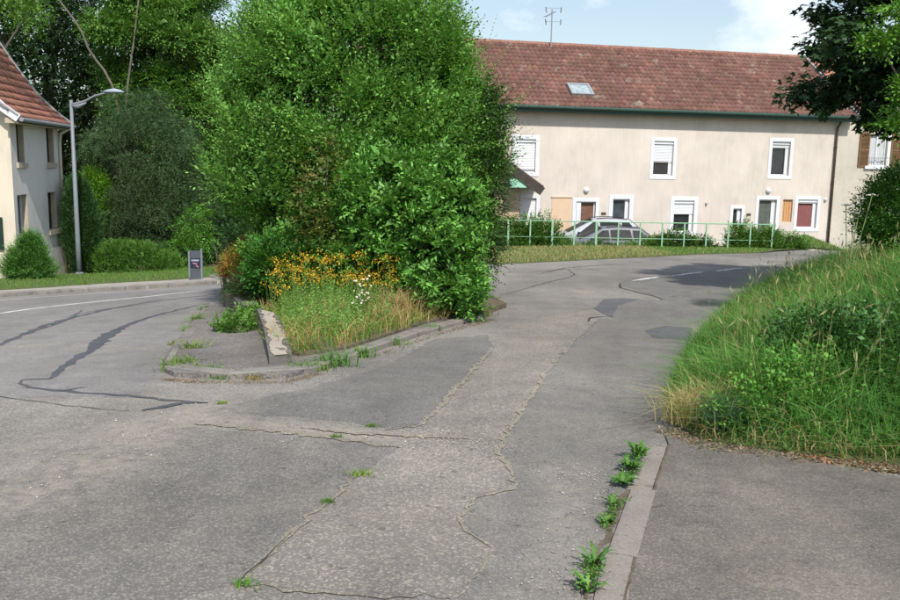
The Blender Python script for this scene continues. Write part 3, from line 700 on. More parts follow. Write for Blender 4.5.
def tile_roof(o, along, inward, length, prof, tw, rh, mat, parent, base, wave=.035, lip=.03, jit=.3, name='roof_tile_rows', seed=5, s0=0):
    """every tile a curved piece with its own front edge, joined row by row"""
    r = np.random.default_rng(seed); o = np.array(o, float); al = np.array(along, float); iw = np.array(inward, float)
    pr = np.array(prof, float); seg = np.hypot(*(np.diff(pr, axis=0).T)); cum = np.concatenate([[0], np.cumsum(seg)])
    n = int(cum[-1]/rh); q = np.arange(n + 1)*cum[-1]/n; X = np.interp(q, cum, pr[:, 0]); Zp = np.interp(q, cum, pr[:, 1])
    nt_ = int(length/tw); tw = length/nt_; kx = np.linspace(0, 1, 5); wv = np.array([0, .25, 1.0, .85, .05])*wave if wave else np.zeros(5)
    V, F, Cc = [], [], []; b = 0
    for i in range(n):
        dx, dz = X[i + 1] - X[i], Zp[i + 1] - Zp[i]; l = math.hypot(dx, dz); nx, nz = -dz/l, dx/l
        for j in range(nt_):
            h = lip*(1 + r.uniform(-jit, jit)); sh = (s0 + j + (.5 if (i % 2 and not wave) else 0))*tw; jj = r.normal(0, .008)
            lo = -.03 + jj
            rows = []
            for (t, up) in ((lo, -.012), (lo, h), (1.0, .004)):
                px_ = X[i] + dx*t; pz = Zp[i] + dz*t
                rows.append([(o + al*(sh + tw*k*.985) + iw*(px_ + nx*(up + w)) + np.array([0, 0, pz + nz*(up + w)])) for k, w in zip(kx, wv)])
            V += rows[0] + rows[1] + rows[2]
            for a in range(2):
                for k in range(4): F.append((b + a*5 + k, b + a*5 + k + 1, b + a*5 + 5 + k + 1, b + a*5 + 5 + k))
            c = np.array(base)*math.exp(r.normal(0, .13))*np.exp(r.normal(0, .035, 3)); Cc += [c]*8; b += 15
    ob = np_mesh(name, np.array(V), np.array(F), np.clip(np.array(Cc), 0, 1), mat, parent); ob['kind'] = 'stuff'; return ob

# --- long house across the road
fr_ = Facade((9.85, 38.5), (.9756, .2195), COURT)
house = empty('long_house', (fr_.pt(0, COURT).x, fr_.pt(0, COURT).y, COURT), label='long two-storey house with pinkish plaster, white window surrounds and a brown tiled roof', cat='house')
_, ez = fr_.px(670, 116)
EZ = fr_.px(670, 113)[1] + .32; RISE = 2.80; _ = None
SR = fr_.px(829, 200)[0]                                   # party line with the neighbour
SL = -13.5
def R(*a): return fr_.rect(*a)
up1 = R(516, 139, 535.5, 172); up2 = R(653.5, 141, 673, 175.5); up3 = R(771.5, 141.5, 789.5, 175.5)
gr1 = R(520, 198, 536, 226); dr1 = R(575.5, 201.5, 595, 240); gr2 = R(612.5, 199, 629, 226); gr3 = R(673.5, 200.5, 693.5, 232)
gr4 = R(732.5, 208.5, 741, 229.5); dr2 = R(757.5, 199.5, 775, 247); gr5 = R(797, 199.5, 816.5, 228)
pan = R(551.5, 197.5, 571, 221.5); pan2 = R(782.5, 199.5, 792.2, 222)
holes = [up1, up2, up3, gr1, dr1, gr2, gr3, gr4, dr2, gr5, pan2]
wall_holes(fr_, SL, COURT - .2, SR, EZ + .1, holes, .2, M_wall, house)
mb = MB()                                                   # the other walls
HD = 8.0
for a, b in (((SL, 0), (SL, -HD)), ((SR, -HD), (SR, 0)), ((SL, -HD), (SR, -HD))):
    mb.add([fr_.pt(a[0], COURT - .2, a[1]), fr_.pt(b[0], COURT - .2, b[1]), fr_.pt(b[0], EZ + .1, b[1]), fr_.pt(a[0], EZ + .1, a[1])], [(0, 1, 2, 3)])
RZ = EZ + RISE
for s_ in (SL, SR): mb.add([fr_.pt(s_, EZ + .1, 0), fr_.pt(s_, EZ + .1, -HD), fr_.pt(s_, RZ - .08, -HD/2)], [(0, 1, 2)])
mb.build('rear_wall', M_wall, house)
window(fr_, up1, house, .17, .93); window(fr_, up2, house, .16, .60, side='r'); window(fr_, up3, house, .16, .17, side='r', depth=.18)
window(fr_, gr1, house, .16, .97); window(fr_, gr2, house, .18, 0, side='r', back=M_glass_b); window(fr_, gr3, house, .18, .42, side='r')
window(fr_, gr4, house, .15, 0, side='r'); window(fr_, gr5, house, .16, .12, side='r', back=M_curt_r)
w = window(fr_, dr1, house, .16, 0, back=M_curt_b, name='door', bottom=False)
m = MB(); a, b, c, d = dr1; m.box(fr_.pt(a + .12, (b + d)/2, -.02), (.04, .24, d - b - .1), (fr_.d*.3 + fr_.n*.95).normalized(), (fr_.d*.95 - fr_.n*.3).normalized()); m.build('door_leaf', M_pvc, w)
w = window(fr_, dr2, house, .16, 0, back=M_curt_g, name='door', bottom=False)
m = MB(); a, b, c, d = dr2; zs = fr_.px(766, 231)[1]; fr_.quadbox(m, a + .05, b + .02, c - .05, zs, -.16, -.09); fr_.quadbox(m, c - .2, zs, c - .05, d - .05, -.158, -.10); m.build('door_leaf', M_pvc, w)
m = MB(); fr_.quadbox(m, c - .15, zs - .06, c - .1, zs + .08, -.09, -.06); m.build('handle', M_steel, w)
m = MB(); fr_.quadbox(m, pan[0], pan[1] - .9, pan[2], pan[3], -.01, .02); fr_.quadbox(m, pan[0] - .03, pan[3], pan[2] + .03, pan[3] + .05, -.01, .05)
o = m.build('shutter', M_beigep, house); tag(o, 'closed beige wooden shutter')
m = MB()
nb = 4
for i in range(nb):
    x0 = pan2[0] + (pan2[2] - pan2[0])*i/nb; x1 = pan2[0] + (pan2[2] - pan2[0])*(i + 1)/nb; fr_.quadbox(m, x0 + .006, pan2[1], x1 - .006, pan2[3], -.14, -.09 + .004*(i % 2))
o = m.build('wood_panel', M_woodp, house); tag(o, 'orange-brown boarded opening beside the door')
for (u, v) in ((586, 190), (768, 190.5)):
    s_, z_ = fr_.px(u, v); m = MB(); m.lathe(fr_.pt(s_, z_, 0), [(.0, .13), (.07, .12), (.115, .08), (.125, .03), (.125, 0)], 16, fr_.d, Z3, fr_.n); m.build('wall_lamp', M_pvc, house, True)
for (u, v, r_) in ((825, 199.5, .07), (706, 203.5, .05)):
    s_, z_ = fr_.px(u, v); m = MB(); m.lathe(fr_.pt(s_, z_, 0), [(.0, .12), (r_*.8, .1), (r_, .03), (r_, 0)], 10, fr_.d, Z3, fr_.n); m.build('wall_fitting', M_zinc if r_ < .06 else M_pvc, house, True)
for (u, v) in ((603.5, 213.5), (748.5, 214.5)):
    s_, z_ = fr_.px(u, v); m = MB(); fr_.quadbox(m, s_ - .11, z_ - .05, s_ + .11, z_ + .05, 0, .02); m.build('name_plate', M_dkwood, house)
# roof slab, tiles, gutter, ridge
OV = .45; SRr = SR + .75
k_ = RISE/(HD/2); prof = [(-OV, -OV*k_ + .0), (0.15, .15*k_), (HD/2, RISE)]
inw = -fr_.n
slab = MB()
for side_ in (1, -1):
    q = []
    for s_ in (SL - .4, SRr):
        for (x, dz) in ((-OV, -OV*k_), (HD/2, RISE)):
            off = -x if side_ == 1 else -(HD - x)
            q += [fr_.pt(s_, EZ + dz + .06, off), fr_.pt(s_, EZ + dz - .09, off)]
    slab.add(q, [(0, 2, 6, 4), (1, 5, 7, 3), (0, 4, 5, 1), (2, 3, 7, 6), (0, 1, 3, 2), (4, 6, 7, 5)])
roof = slab.build('roof', M_dkwood, house)
o0 = fr_.pt(SL - .4, EZ + .075)
tile_roof(o0, fr_.d, inw, SRr - SL + .4, prof, .225, .335, M_tile, roof, (.150, .078, .062), .06, .05)
m = MB(); i = SL - .4
while i < SRr - .2:
    a, b = fr_.pt(i, EZ + RISE + .13, -HD/2), fr_.pt(min(i + .40, SRr), EZ + RISE + .13 + random.uniform(-.01, .01), -HD/2)
    m.tube([a - Z3*.06, b - Z3*.04], [.135, .115], 8); i += .36
m.build('ridge_tile_row', M_ridge if 'M_ridge' in globals() else simple('ridge_clay', (.24, .12, .09), .85, .25, 4), roof)
m = MB(); m.tube([fr_.pt(SL - .4, EZ - OV*k_ + .03, OV + .09), fr_.pt(SRr, EZ - OV*k_ + .03, OV + .09)], .075, 10); m.build('gutter', M_gutter, roof)
m = MB(); fr_.quadbox(m, SL - .4, EZ - OV*k_ - .16, SRr, EZ - OV*k_ - .02, OV - .03, OV + .015); m.build('fascia', M_gutter, roof)
m = MB(); fr_.quadbox(m, SL, EZ - OV*k_ - .10, SRr - .2, EZ - OV*k_ - .07, 0, OV - .03); m.build('soffit', M_dkwood, roof)
vb = MB(); a0, a1 = fr_.pt(SRr + .03, EZ - OV*k_ + .12, OV), fr_.pt(SRr + .03, EZ + RISE + .12, -HD/2)
dd = (a1 - a0).normalized(); vb.box((a0 + a1)/2, ((a1 - a0).length, .07, .22), dd, fr_.d, dd.cross(fr_.d)); vb.build('verge_flashing', M_zinc, roof)
# skylight
def on_roof(u, v):
    nrm = (Z3*(HD/2) + fr_.n*RISE).normalized(); p0_ = fr_.pt(0, EZ + .15, 0); r = ray(u, v); k = (p0_ - Vector((0, 0, CAMZ))).dot(nrm)/r.dot(nrm); return Vector((0, 0, CAMZ)) + r*k, nrm
q = [on_roof(u, v) for u, v in ((566, 84), (588, 84), (595, 96.5), (571, 97))]; nrm = q[0][1]; qs = [p for p, _ in q]
ax_ = fr_.d; ay_ = nrm.cross(ax_).normalized(); c_ = (qs[0] + qs[1] + qs[2] + qs[3])/4; wv_ = .92; hv_ = .80
sk = MB()
for sx, sy, lx, ly in ((0, hv_/2, wv_ + .1, .09), (0, -hv_/2, wv_ + .1, .09), (wv_/2, 0, .09, hv_ - .09), (-wv_/2, 0, .09, hv_ - .09)): sk.box(c_ + ax_*sx + ay_*sy + nrm*.04, (lx, ly, .13), ax_, ay_, nrm)
skl = sk.build('skylight', M_zinc, roof); m = MB(); m.box(c_ + nrm*.055, (wv_ - .09, hv_ - .09, .03), ax_, ay_, nrm)
m.build('skylight_pane', simple('skylight_glass', (.30, .36, .38), .15, .4, 6, spec=.6), skl) if False else m.build('skylight_pane', simple('skylight_glass', (.30, .36, .38), .15, .4, 6, spec=.6), roof)
# roof aerial
ab = on_roof(550.5, 47)[0]; bse = fr_.pt(fr_.px(550, 100)[0], EZ + RISE - .05, -HD/2)
bx = P(551, 44, bse.y); top = P(551.5, 9, bse.y)
aer = empty('roof_aerial', bx, label='thin television aerial on a mast above the ridge of the long house', cat='aerial')
m = MB(); m.tube([Vector((bx.x, bx.y, RZ - .5)), Vector((bx.x, bx.y, top.z))], .028, 6); m.build('mast', M_steel, aer)
m = MB(); tz = top.z - .15; m.tube([(bx.x - .32, bx.y - .25, tz - .22), (bx.x + .12, bx.y + .2, tz + .06)], .03, 6)
for k in range(5):
    t = k/4; c = Vector((bx.x - .32 + .44*t, bx.y - .25 + .45*t, tz - .22 + .28*t)); m.tube([c + Vector((-.08, .07, 0)), c + Vector((.08, -.07, 0))], .012, 4)
m.build('boom', M_steel, aer)
for dx in (-.30, .42):
    for dz in (.12, -.42):
        m = MB(); m.tube([(bx.x + dx, bx.y, tz + dz + .12), (bx.x + dx*.9 + .02, bx.y + .05, tz + dz - .12)], .028, 5); m.build('reflector', M_steel, aer)
for dz in (.2, -.4): m = MB(); m.tube([(bx.x - .3, bx.y, tz + dz), (bx.x + .42, bx.y, tz + dz)], .008, 4); m.build('cross_rod', M_steel, aer)

# downpipe between the two houses
sD = fr_.px(831, 190)[0]
dp = empty('downpipe', fr_.pt(sD, COURT, .1), label='rusty brown downpipe between the long house and its roughcast neighbour', cat='downpipe')
m = MB(); m.tube([fr_.pt(sD, EZ - .25, OV + .02), fr_.pt(sD, EZ - .75, .10), fr_.pt(sD, EZ - 1.2, .09), fr_.pt(sD, COURT - .05, .09)], .055, 8); m.build('pipe', M_pipe, dp, True)
for z_ in (EZ - 1.6, EZ - 3.2, COURT + 1.0):
    m = MB(); m.lathe(fr_.pt(sD, z_, .09), [(.055, -.03), (.072, -.03), (.072, .03), (.055, .03)], 8); m.build('bracket', M_pipe, dp)

# --- neighbour with roughcast wall
nb_ = empty('neighbour_house', fr_.pt(SR + 6, COURT), label='grey-cream roughcast house at the right end with brown louvred shutters', cat='house')
nf = Facade((fr_.pt(0, 0, -.04).x, fr_.pt(0, 0, -.04).y), (.9756, .2195), COURT)
nw = nf.rect(869, 134, 887, 166); nd = nf.rect(866, 200.5, 880, 237)
wall_holes(nf, SR + .002, COURT - .2, SR + 13, EZ + .30, [nw, nd], .2, M_wall2, nb_)
w = window(nf, nw, nb_, .0, 0, back=M_lace, split=True, depth=.17)
m = MB(); nf.quadbox(m, nw[0] - .2, nw[1] - .14, nw[2] + .2, nw[1] - .0, -.05, .10); m.build('sill', M_trim, w)
m = MB(); nf.quadbox(m, nw[2] + .01, nw[1], nw[2] + .18, nw[3], -.02, .02); m.build('surround', M_trim, w)
m = MB()
for k in range(7): nf.quadbox(m, nw[0] + .06 + k*.12, nw[1] + .03, nw[0] + .075 + k*.12, nw[1] + .36, .0, .015)
nf.quadbox(m, nw[0], nw[1] + .36, nw[2], nw[1] + .385, -.002, .017); m.build('guard_rail', M_steel, w)
def louvre_shutter(fc, s0, s1, z0, z1, parent):
    m = MB(); t = .07
    for a, b, c, d in ((s0, z0, s0 + t, z1), (s1 - t, z0, s1, z1), (s0 + t, z0, s1 - t, z0 + t), (s0 + t, z1 - t, s1 - t, z1), (s0 + t, (z0 + z1)/2 - .04, s1 - t, (z0 + z1)/2 + .04)): fc.quadbox(m, a, b, c, d, .02, .06)
    fr = m.build('shutter', M_shut, parent); m = MB(); z = z0 + t + .03
    while z < z1 - t - .02:
        if abs(z - (z0 + z1)/2) > .06: m.box(fc.pt((s0 + s1)/2, z, .035), (s1 - s0 - 2*t, .05, .008), fc.d, (fc.n*.8 - Z3*.6).normalized(), (Z3*.8 + fc.n*.6).normalized())
        z += .05
    m.build('louvres', M_shut, fr)
ww_ = (nw[2] - nw[0])*.56
louvre_shutter(nf, nw[0] - ww_ - .02, nw[0] - .02, nw[1] - .05, nw[3] + .05, nb_); louvre_shutter(nf, nw[2] + .19, nw[2] + .19 + ww_, nw[1] - .05, nw[3] + .05, nb_)
w = window(nf, nd, nb_, .0, 0, back=M_curt_g, name='door', framemat=M_shut)
m = MB(); nf.quadbox(m, nd[0] - .14, nd[1] - .02, nd[0] - .005, nd[3] + .02, 0, .05); m.build('shutter', M_shut, nb_)
kk = .62; NE = EZ + .30
m = MB(); q = []
for s_ in (SR + .9, SR + 13.4):
    for (x, dz) in ((-.4, -.4*kk), (4.2, 4.2*kk)): q += [nf.pt(s_, NE + dz + .05, -x), nf.pt(s_, NE + dz - .1, -x)]
m.add(q, [(0, 2, 6, 4), (1, 5, 7, 3), (0, 4, 5, 1), (2, 3, 7, 6), (0, 1, 3, 2), (4, 6, 7, 5)]); nroof = m.build('roof', M_dkwood, nb_)
tile_roof(nf.pt(SR + .9, NE + .065), nf.d, -nf.n, 12.4, [(-.42, -.42*kk), (4.2, 4.2*kk)], .23, .34, M_tile, nroof, (.36, .16, .12), .04, .035, seed=9)
m = MB()
for b in ((SR + 13, -.0), ): m.add([nf.pt(b[0], COURT, 0), nf.pt(b[0], COURT, -8), nf.pt(b[0], NE, -8), nf.pt(b[0], NE, 0)], [(0, 1, 2, 3)])
m.add([nf.pt(SR + .05, COURT, -8), nf.pt(SR + 13, COURT, -8), nf.pt(SR + 13, NE, -8), nf.pt(SR + .05, NE, -8)], [(0, 1, 2, 3)])
for s_ in (SR + 1.0, SR + 13): m.add([nf.pt(s_, NE, 0), nf.pt(s_, NE, -8), nf.pt(s_, NE + 2.45, -4)], [(0, 1, 2)])
m.add([nf.pt(SR + .05, NE - .6, 0), nf.pt(SR + .05, NE - .6, -8), nf.pt(SR + .05, NE, -8), nf.pt(SR + .05, NE, 0)], [(0, 1, 2, 3)])
m.build('rear_wall', M_wall2, nb_)

# --- small outbuilding left of the court
of = Facade((0, 34.6), (1, 0), COURT)
oc = of.px(520, 215)[0]; zt = of.px(520, 187)[1]; ue, ze = of.px(540.5, 187); um, zm = of.px(512, 166)
ob = empty('outbuilding', (0, 35, COURT), label='small peach outbuilding with dark brown gable verge and green beam end beside the big bush', cat='shed')
kq = (zm - ze)/(ue - um); rx = ue - 3.0; rz = ze + kq*3.0
m = MB(); m.add([(rx*2 - oc, 34.6, COURT), (oc, 34.6, COURT), (oc, 34.6, zt + .3), (rx, 34.6, rz - .12), (rx*2 - oc, 34.6, zt + .3)], [(0, 1, 2, 3, 4)])
m.add([(oc, 34.6, COURT), (oc, 37.3, COURT), (oc, 37.3, zt + .3), (oc, 34.6, zt + .3)], [(0, 1, 2, 3)]); m.add([(rx*2 - oc, 37.3, COURT), (rx*2 - oc, 34.6, COURT), (rx*2 - oc, 34.6, zt + .3), (rx*2 - oc, 37.3, zt + .3)], [(0, 1, 2, 3)])
m.build('wall', M_wallO, ob)
m = MB()
for sgn in (1, -1):
    a, b = Vector((rx, 0, rz)), Vector((rx + sgn*3.0, 0, ze)); dd = (b - a).normalized(); nn = Vector((-dd.z, 0, dd.x))*sgn
    m.box((a + b)/2 + Vector((0, 35.5, 0)) + nn*.0, ((b - a).length + .04, 3.4, .16), dd, (0, 1, 0), dd.cross(Vector((0, 1, 0))))
m.build('roof', simple('shed_roof', (.13, .075, .06), .85, .2, 5), ob)
m = MB()
for sgn in (1, -1):
    a, b = Vector((rx, 0, rz - .16)), Vector((rx + sgn*3.0, 0, ze - .16)); dd = (b - a).normalized()
    m.box((a + b)/2 + Vector((0, 33.78, 0)), ((b - a).length, .05, .34), dd, (0, 1, 0), dd.cross(Vector((0, 1, 0))))
m.build('verge_board', M_dkwood, ob)
gb = of.rect(509, 178, 525, 187); m = MB(); m.box(((gb[0] + gb[2])/2, 34.2, (gb[1] + gb[3])/2), (gb[2] - gb[0], .8, gb[3] - gb[1]), ch=.02); m.build('beam_end', M_greenbox, ob)

# --- grey house at far left
ND = Vector((-.134, .991, 0)).normalized()
lf = Facade((-14.9, 33.0), (-ND.x, -ND.y), -2.95)         # s grows towards the camera
if lf.n.x < 0: lf.n = -lf.n
LZB = H(-14.9, 33) - .15
Ln_, Lw_ = 4.95, 8.4
c0, c1 = lf.px(64, 122)[1], lf.px(20, 110)[1]; LE = (c0 + c1)/2
lh = empty('grey_house', (-17, 31, LZB), label='tall grey plastered house at the left edge with cream gable end and red tiled roof', cat='house')
def lrect(u0, v0, u1, v1):
    a = lf.rect(u0, v0, u1, v1); return (min(a[0], a[2]), a[1], max(a[0], a[2]), a[3])
W1, W2, W3, W4 = lrect(16.5, 122.5, 24, 163), lrect(46.5, 126, 53.8, 163.2), lrect(18, 194.5, 28, 236), lrect(48.5, 192, 56.5, 230)
wall_holes(lf, 0, LZB - .4, Ln_, LE, [W1, W2, W3, W4], .24, M_wallL, lh)
for h_ in (W1, W2, W3, W4):
    w = window(lf, h_, lh, 0, 0, back=M_glass_b, split=(h_ in (W3, W4)), depth=.24, surmat=M_stone, framemat=M_pvc if h_ in (W3,) else M_dkwood)
    m = MB(); lf.quadbox(m, h_[0] - .1, h_[1] - .16, h_[2] + .1, h_[1] - .0, -.2, .07); m.build('sill', M_stone, w)
    m = MB(); m.box(lf.pt(h_[0] + .012, (h_[1] + h_[3])/2, -.115), (.022, .222, h_[3] - h_[1]), lf.d, lf.n); m.build('jamb', M_stone, w); m = MB(); m.box(lf.pt(h_[2] - .012, (h_[1] + h_[3])/2, -.115), (.022, .222, h_[3] - h_[1]), lf.d, lf.n); m.build('jamb', M_stone, w)
# gable end, facing the camera
gn = MB(); pR = lf.pt(Ln_, LZB - .4, 0); 
lprof = [(-.42, -.30), (0, .0), (.75, .72), (1.5, 1.78), (2.1, 2.72), (2.7, 3.6), (4.2, 5.8)]
def lp_(s_, x, z): return lf.pt(s_, z, -x)
poly = [lp_(Ln_, 0, LZB - .4), lp_(Ln_, Lw_, LZB - .4), lp_(Ln_, Lw_, LE)] + [lp_(Ln_, Lw_ - x, LE + z) for x, z in lprof[2:]] + [lp_(Ln_, x, LE + z) for x, z in lprof[2:-1][::-1]] + [lp_(Ln_, 0, LE)]
gn.add(poly, [tuple(range(len(poly)))]); gn.build('gable_wall', M_wallLy, lh)
gn = MB(); poly = [lp_(0, x, z) for x, z in ((0, LZB - .4), (Lw_, LZB - .4), (Lw_, LE))] + [lp_(0, Lw_ - x, LE + z) for x, z in lprof[2:]] + [lp_(0, x, LE + z) for x, z in lprof[2:-1][::-1]] + [lp_(0, 0, LE)]
gn.add(poly, [tuple(range(len(poly)))[::-1]]); gn.add([lp_(0, Lw_, LZB - .4), lp_(Ln_, Lw_, LZB - .4), lp_(Ln_, Lw_, LE), lp_(0, Lw_, LE)], [(0, 1, 2, 3)]); gn.build('rear_wall', M_wallL, lh)
rm = MB()
for mir in (0, 1):
    for (xa, za), (xb, zb) in zip(lprof[:-1], lprof[1:]):
        q = []
        for s_ in (-.35, Ln_ + .40):
            for x, z in ((xa, za), (xb, zb)):
                xx = Lw_ - x if mir else x; q += [lp_(s_, xx, LE + z + .06), lp_(s_, xx, LE + z - .08)]
        rm.add(q, [(0, 2, 6, 4), (1, 5, 7, 3), (0, 4, 5, 1), (2, 3, 7, 6), (0, 1, 3, 2), (4, 6, 7, 5)])
lroof = rm.build('roof', M_dkwood, lh)
tile_roof(lp_(-.35, 0, LE + .085), lf.d, -lf.n, Ln_ + .75, lprof, .26, .35, M_tileL, lroof, (.37, .17, .115), 0, .055, .3, seed=4)
m = MB()
for (xa, za), (xb, zb) in zip(lprof[:-1], lprof[1:]):
    a, b = lp_(Ln_ + .42, xa, LE + za + .06), lp_(Ln_ + .42, xb, LE + zb + .06); dd = (b - a).normalized(); m.box((a + b)/2, ((b - a).length + .02, .05, .26), dd, lf.d, dd.cross(lf.d))
m.build('barge_board', M_trim, lroof)
for s_, w_ in ((Ln_ + .40, .16), (-.36, .07)):
    m = MB()
    for (xa, za), (xb, zb) in zip(lprof[:-1], lprof[1:]):
        a, b = lp_(s_, xa, LE + za + .17), lp_(s_, xb, LE + zb + .17); dd = (b - a).normalized(); m.box((a + b)/2, ((b - a).length + .02, w_, .05), dd, lf.d, dd.cross(lf.d))
    m.build('verge_flashing', M_zinc, lroof)
m = MB(); m.tube([lf.pt(-.35, LE - .28, .50), lf.pt(Ln_ + .4, LE - .28, .50)], .07, 8); m.build('gutter', M_steel, lroof)
m = MB(); lf.quadbox(m, -.33, LE - .40, Ln_ + .38, LE - .24, .0, .41); m.build('eaves_board', M_stone, lroof)
m = MB(); m.tube([lf.pt(.02, LE - .32, .48), lf.pt(.1, LE - .55, .12), lf.pt(.1, LE - .9, .07), lf.pt(.1, LZB, .07)], .05, 8); m.build('downpipe', M_wallLy, lh, True)
gs = lf.pt(Ln_, 0, 0); gx = P(4.5, 230, gs.y).x
m = MB(); m.box((gx - .55, gs.y - .12, (P(4, 217, gs.y).z + P(4, 249, gs.y).z)/2), (1.1, .06, P(4, 217, gs.y).z - P(4, 249, gs.y).z), ch=.01); o = m.build('shutter', M_dkgreen, lh); tag(o, 'dark green shutter on the cream gable')
gwz = P(2, 253, gs.y - 1).z
gw = empty('front_wall', (gx - 2, gs.y - 1, LZB), label='low pale garden wall with capping in front of the cream gable', cat='low wall')
m = MB(); m.box((gx - 2.3, gs.y - 1, (gwz + LZB)/2 - .3), (4.2, .25, gwz - LZB + .5)); m.build('wall', M_wallL, gw)
m = MB(); m.box((gx - 2.3, gs.y - 1, gwz), (4.3, .34, .10), ch=.02); m.build('capping', M_conc, gw)

# ================================================================== STREET FURNITURE
LY = 31.2; lb = P(79.5, 277, LY); lb.z = float(Hv(lb.x, lb.y)); lt = P(73.5, 100, LY)
lamp = empty('street_lamp', lb, label='tall grey street lamp with curved arm at the corner of the grey house', cat='street lamp')
m = MB(); m.tube([(lb.x, lb.y, lb.z - .1), (lb.x, lb.y, lb.z + 1.2), (lb.x, lb.y, lt.z)], [.095, .085, .055], 12); m.build('pole', M_lamp, lamp, True)
def LP(u, v): p = P(u, v, LY); p.x += lb.x - lt.x - .0; return p
sx = lb.x - lt.x
m = MB(); pts = [LP(u, v) for u, v in ((73.5, 104), (79, 104), (88, 101), (97, 96), (106, 93.5), (114, 92.5))]; m.tube(pts, [.045, .06, .045, .04, .035, .03], 8); m.build('arm', M_lamp, lamp, True)
m = MB(); a, b = LP(73, 105), LP(89, 102); m.tube([a - Z3*.03, a.lerp(b, .5) - Z3*.10, b - Z3*.02], [.05, .085, .03], 8); m.build('arm_bracket', M_lamp, lamp, True)
hc = LP(115, 92); ax_h = Vector((1, 0, .06)).normalized()
hv, hfs = [], []; st = [(-.34, .03, .03), (-.15, .12, .09), (.1, .19, .13), (.30, .16, .08), (.42, .03, .015)]
for t, w_, h_ in st:
    for k in range(10):
        an = 2*math.pi*k/10; hv.append((hc.x + t, hc.y + math.cos(an)*w_, hc.z + t*(-.0) + (math.sin(an)*h_ if math.sin(an) > 0 else math.sin(an)*h_*.35)))
for i in range(len(st) - 1):
    for k in range(10): hfs.append((i*10 + k, i*10 + (k + 1) % 10, (i + 1)*10 + (k + 1) % 10, (i + 1)*10 + k))
hfs += [tuple(range(9, -1, -1)), tuple(40 + k for k in range(10))]
MB().add(hv, hfs).build('lamp_head', simple('lamp_head_grey', (.30, .36, .42), .45, .05, 4), lamp, True)
m = MB(); m.lathe((lb.x, lb.y, lb.z), [(.15, -.05), (.15, .05), (.11, .09)], 12); m.build('base_collar', M_lamp, lamp)

sb = G(196, 279, .09); SY = sb.y; sg = empty('notice_panel', sb, label='narrow dark notice panel on grey posts in front of the woods beside the road', cat='sign')
szp = 29.5/FPX
tzz = P(196, 250, SY).z
m = MB()
for dx in (-.155, .155): m.box((sb.x + dx, sb.y, (tzz + sb.z)/2), (.04, .05, tzz - sb.z + (.08 if dx > 0 else -.05)))
m.build('post', M_lamp, sg)
hS = tzz - sb.z
def sgb(z0, z1, mat_, nm, x0=-.13, x1=.13, yo=0, th=.03):
    m = MB(); m.box((sb.x + (x0 + x1)/2, sb.y + yo, sb.z + hS*(z0 + z1)/2), (x1 - x0, th, hS*(z1 - z0))); return m.build(nm, mat_, sg)
M_sgd = simple('sign_dark', (.02, .025, .05), .5, .1, 4); M_sgl = simple('sign_pale', (.30, .33, .42), .5, .1, 4); M_sgg = simple('sign_grey', (.07, .08, .095), .6, .15, 12); M_sgp = simple('sign_pink', (.35, .18, .22), .5, .1, 4)
sgb(.72, .98, M_sgg, 'upper_panel'); sgb(.36, .70, M_sgd, 'middle_panel'); sgb(.04, .33, M_sgg, 'lower_panel')
m = MB()
for z_, x0, x1 in ((.66, -.10, .10), (.63, -.10, .08)): m.box((sb.x + (x0 + x1)/2, sb.y - .018, sb.z + hS*z_), (x1 - x0, .006, .02))
m.build('text_line', M_sgl, sg)
m = MB(); m.tube([(sb.x - .06, sb.y - .02, sb.z + hS*.54), (sb.x + .04, sb.y - .02, sb.z + hS*.52), (sb.x + .02, sb.y - .02, sb.z + hS*.46), (sb.x + .08, sb.y - .02, sb.z + hS*.41)], .02, 5); m.build('emblem', M_sgp, sg)

# railing
rl = empty('railing', (8, FENCE_Y, -1.4), label='light green metal railing along the far edge of the road above the parked cars', cat='railing')
posts_u = [459, 482] + [508.5 + 22.05*i for i in range(13)]
ztop = lambda x: P(540, 221, FENCE_Y).z
for i, u in enumerate(posts_u):
    p = P(u, 222, FENCE_Y); zt_ = P(u, 219.3 + (u - 480)*.0165, FENCE_Y).z; zb_ = H(p.x, FENCE_Y - .05) - .15
    m = MB(); w_ = .075 if i in (2, 4, 6) else .05; m.box((p.x, FENCE_Y, (zt_ + zb_)/2), (w_, .06, zt_ - zb_), ch=.008); m.build('post', M_green, rl)
for nm, v0 in (('rail', 219.8), ('rail', 236)):
    a = P(459, v0 - .4, FENCE_Y); b = P(posts_u[-1], v0 + (posts_u[-1] - 480)*.0165, FENCE_Y)
    m = MB(); m.tube([a, b], .020 if v0 < 230 else .012, 8); m.build(nm, M_green, rl, True)
# edge of the raised road above the court
m = MB(); m.box((12, 32.25, -2.1), (27, .2, 1.35)); o = m.build('retaining_wall', M_conc_dark); tag(o, 'low concrete retaining wall under the green railing', 'low wall')

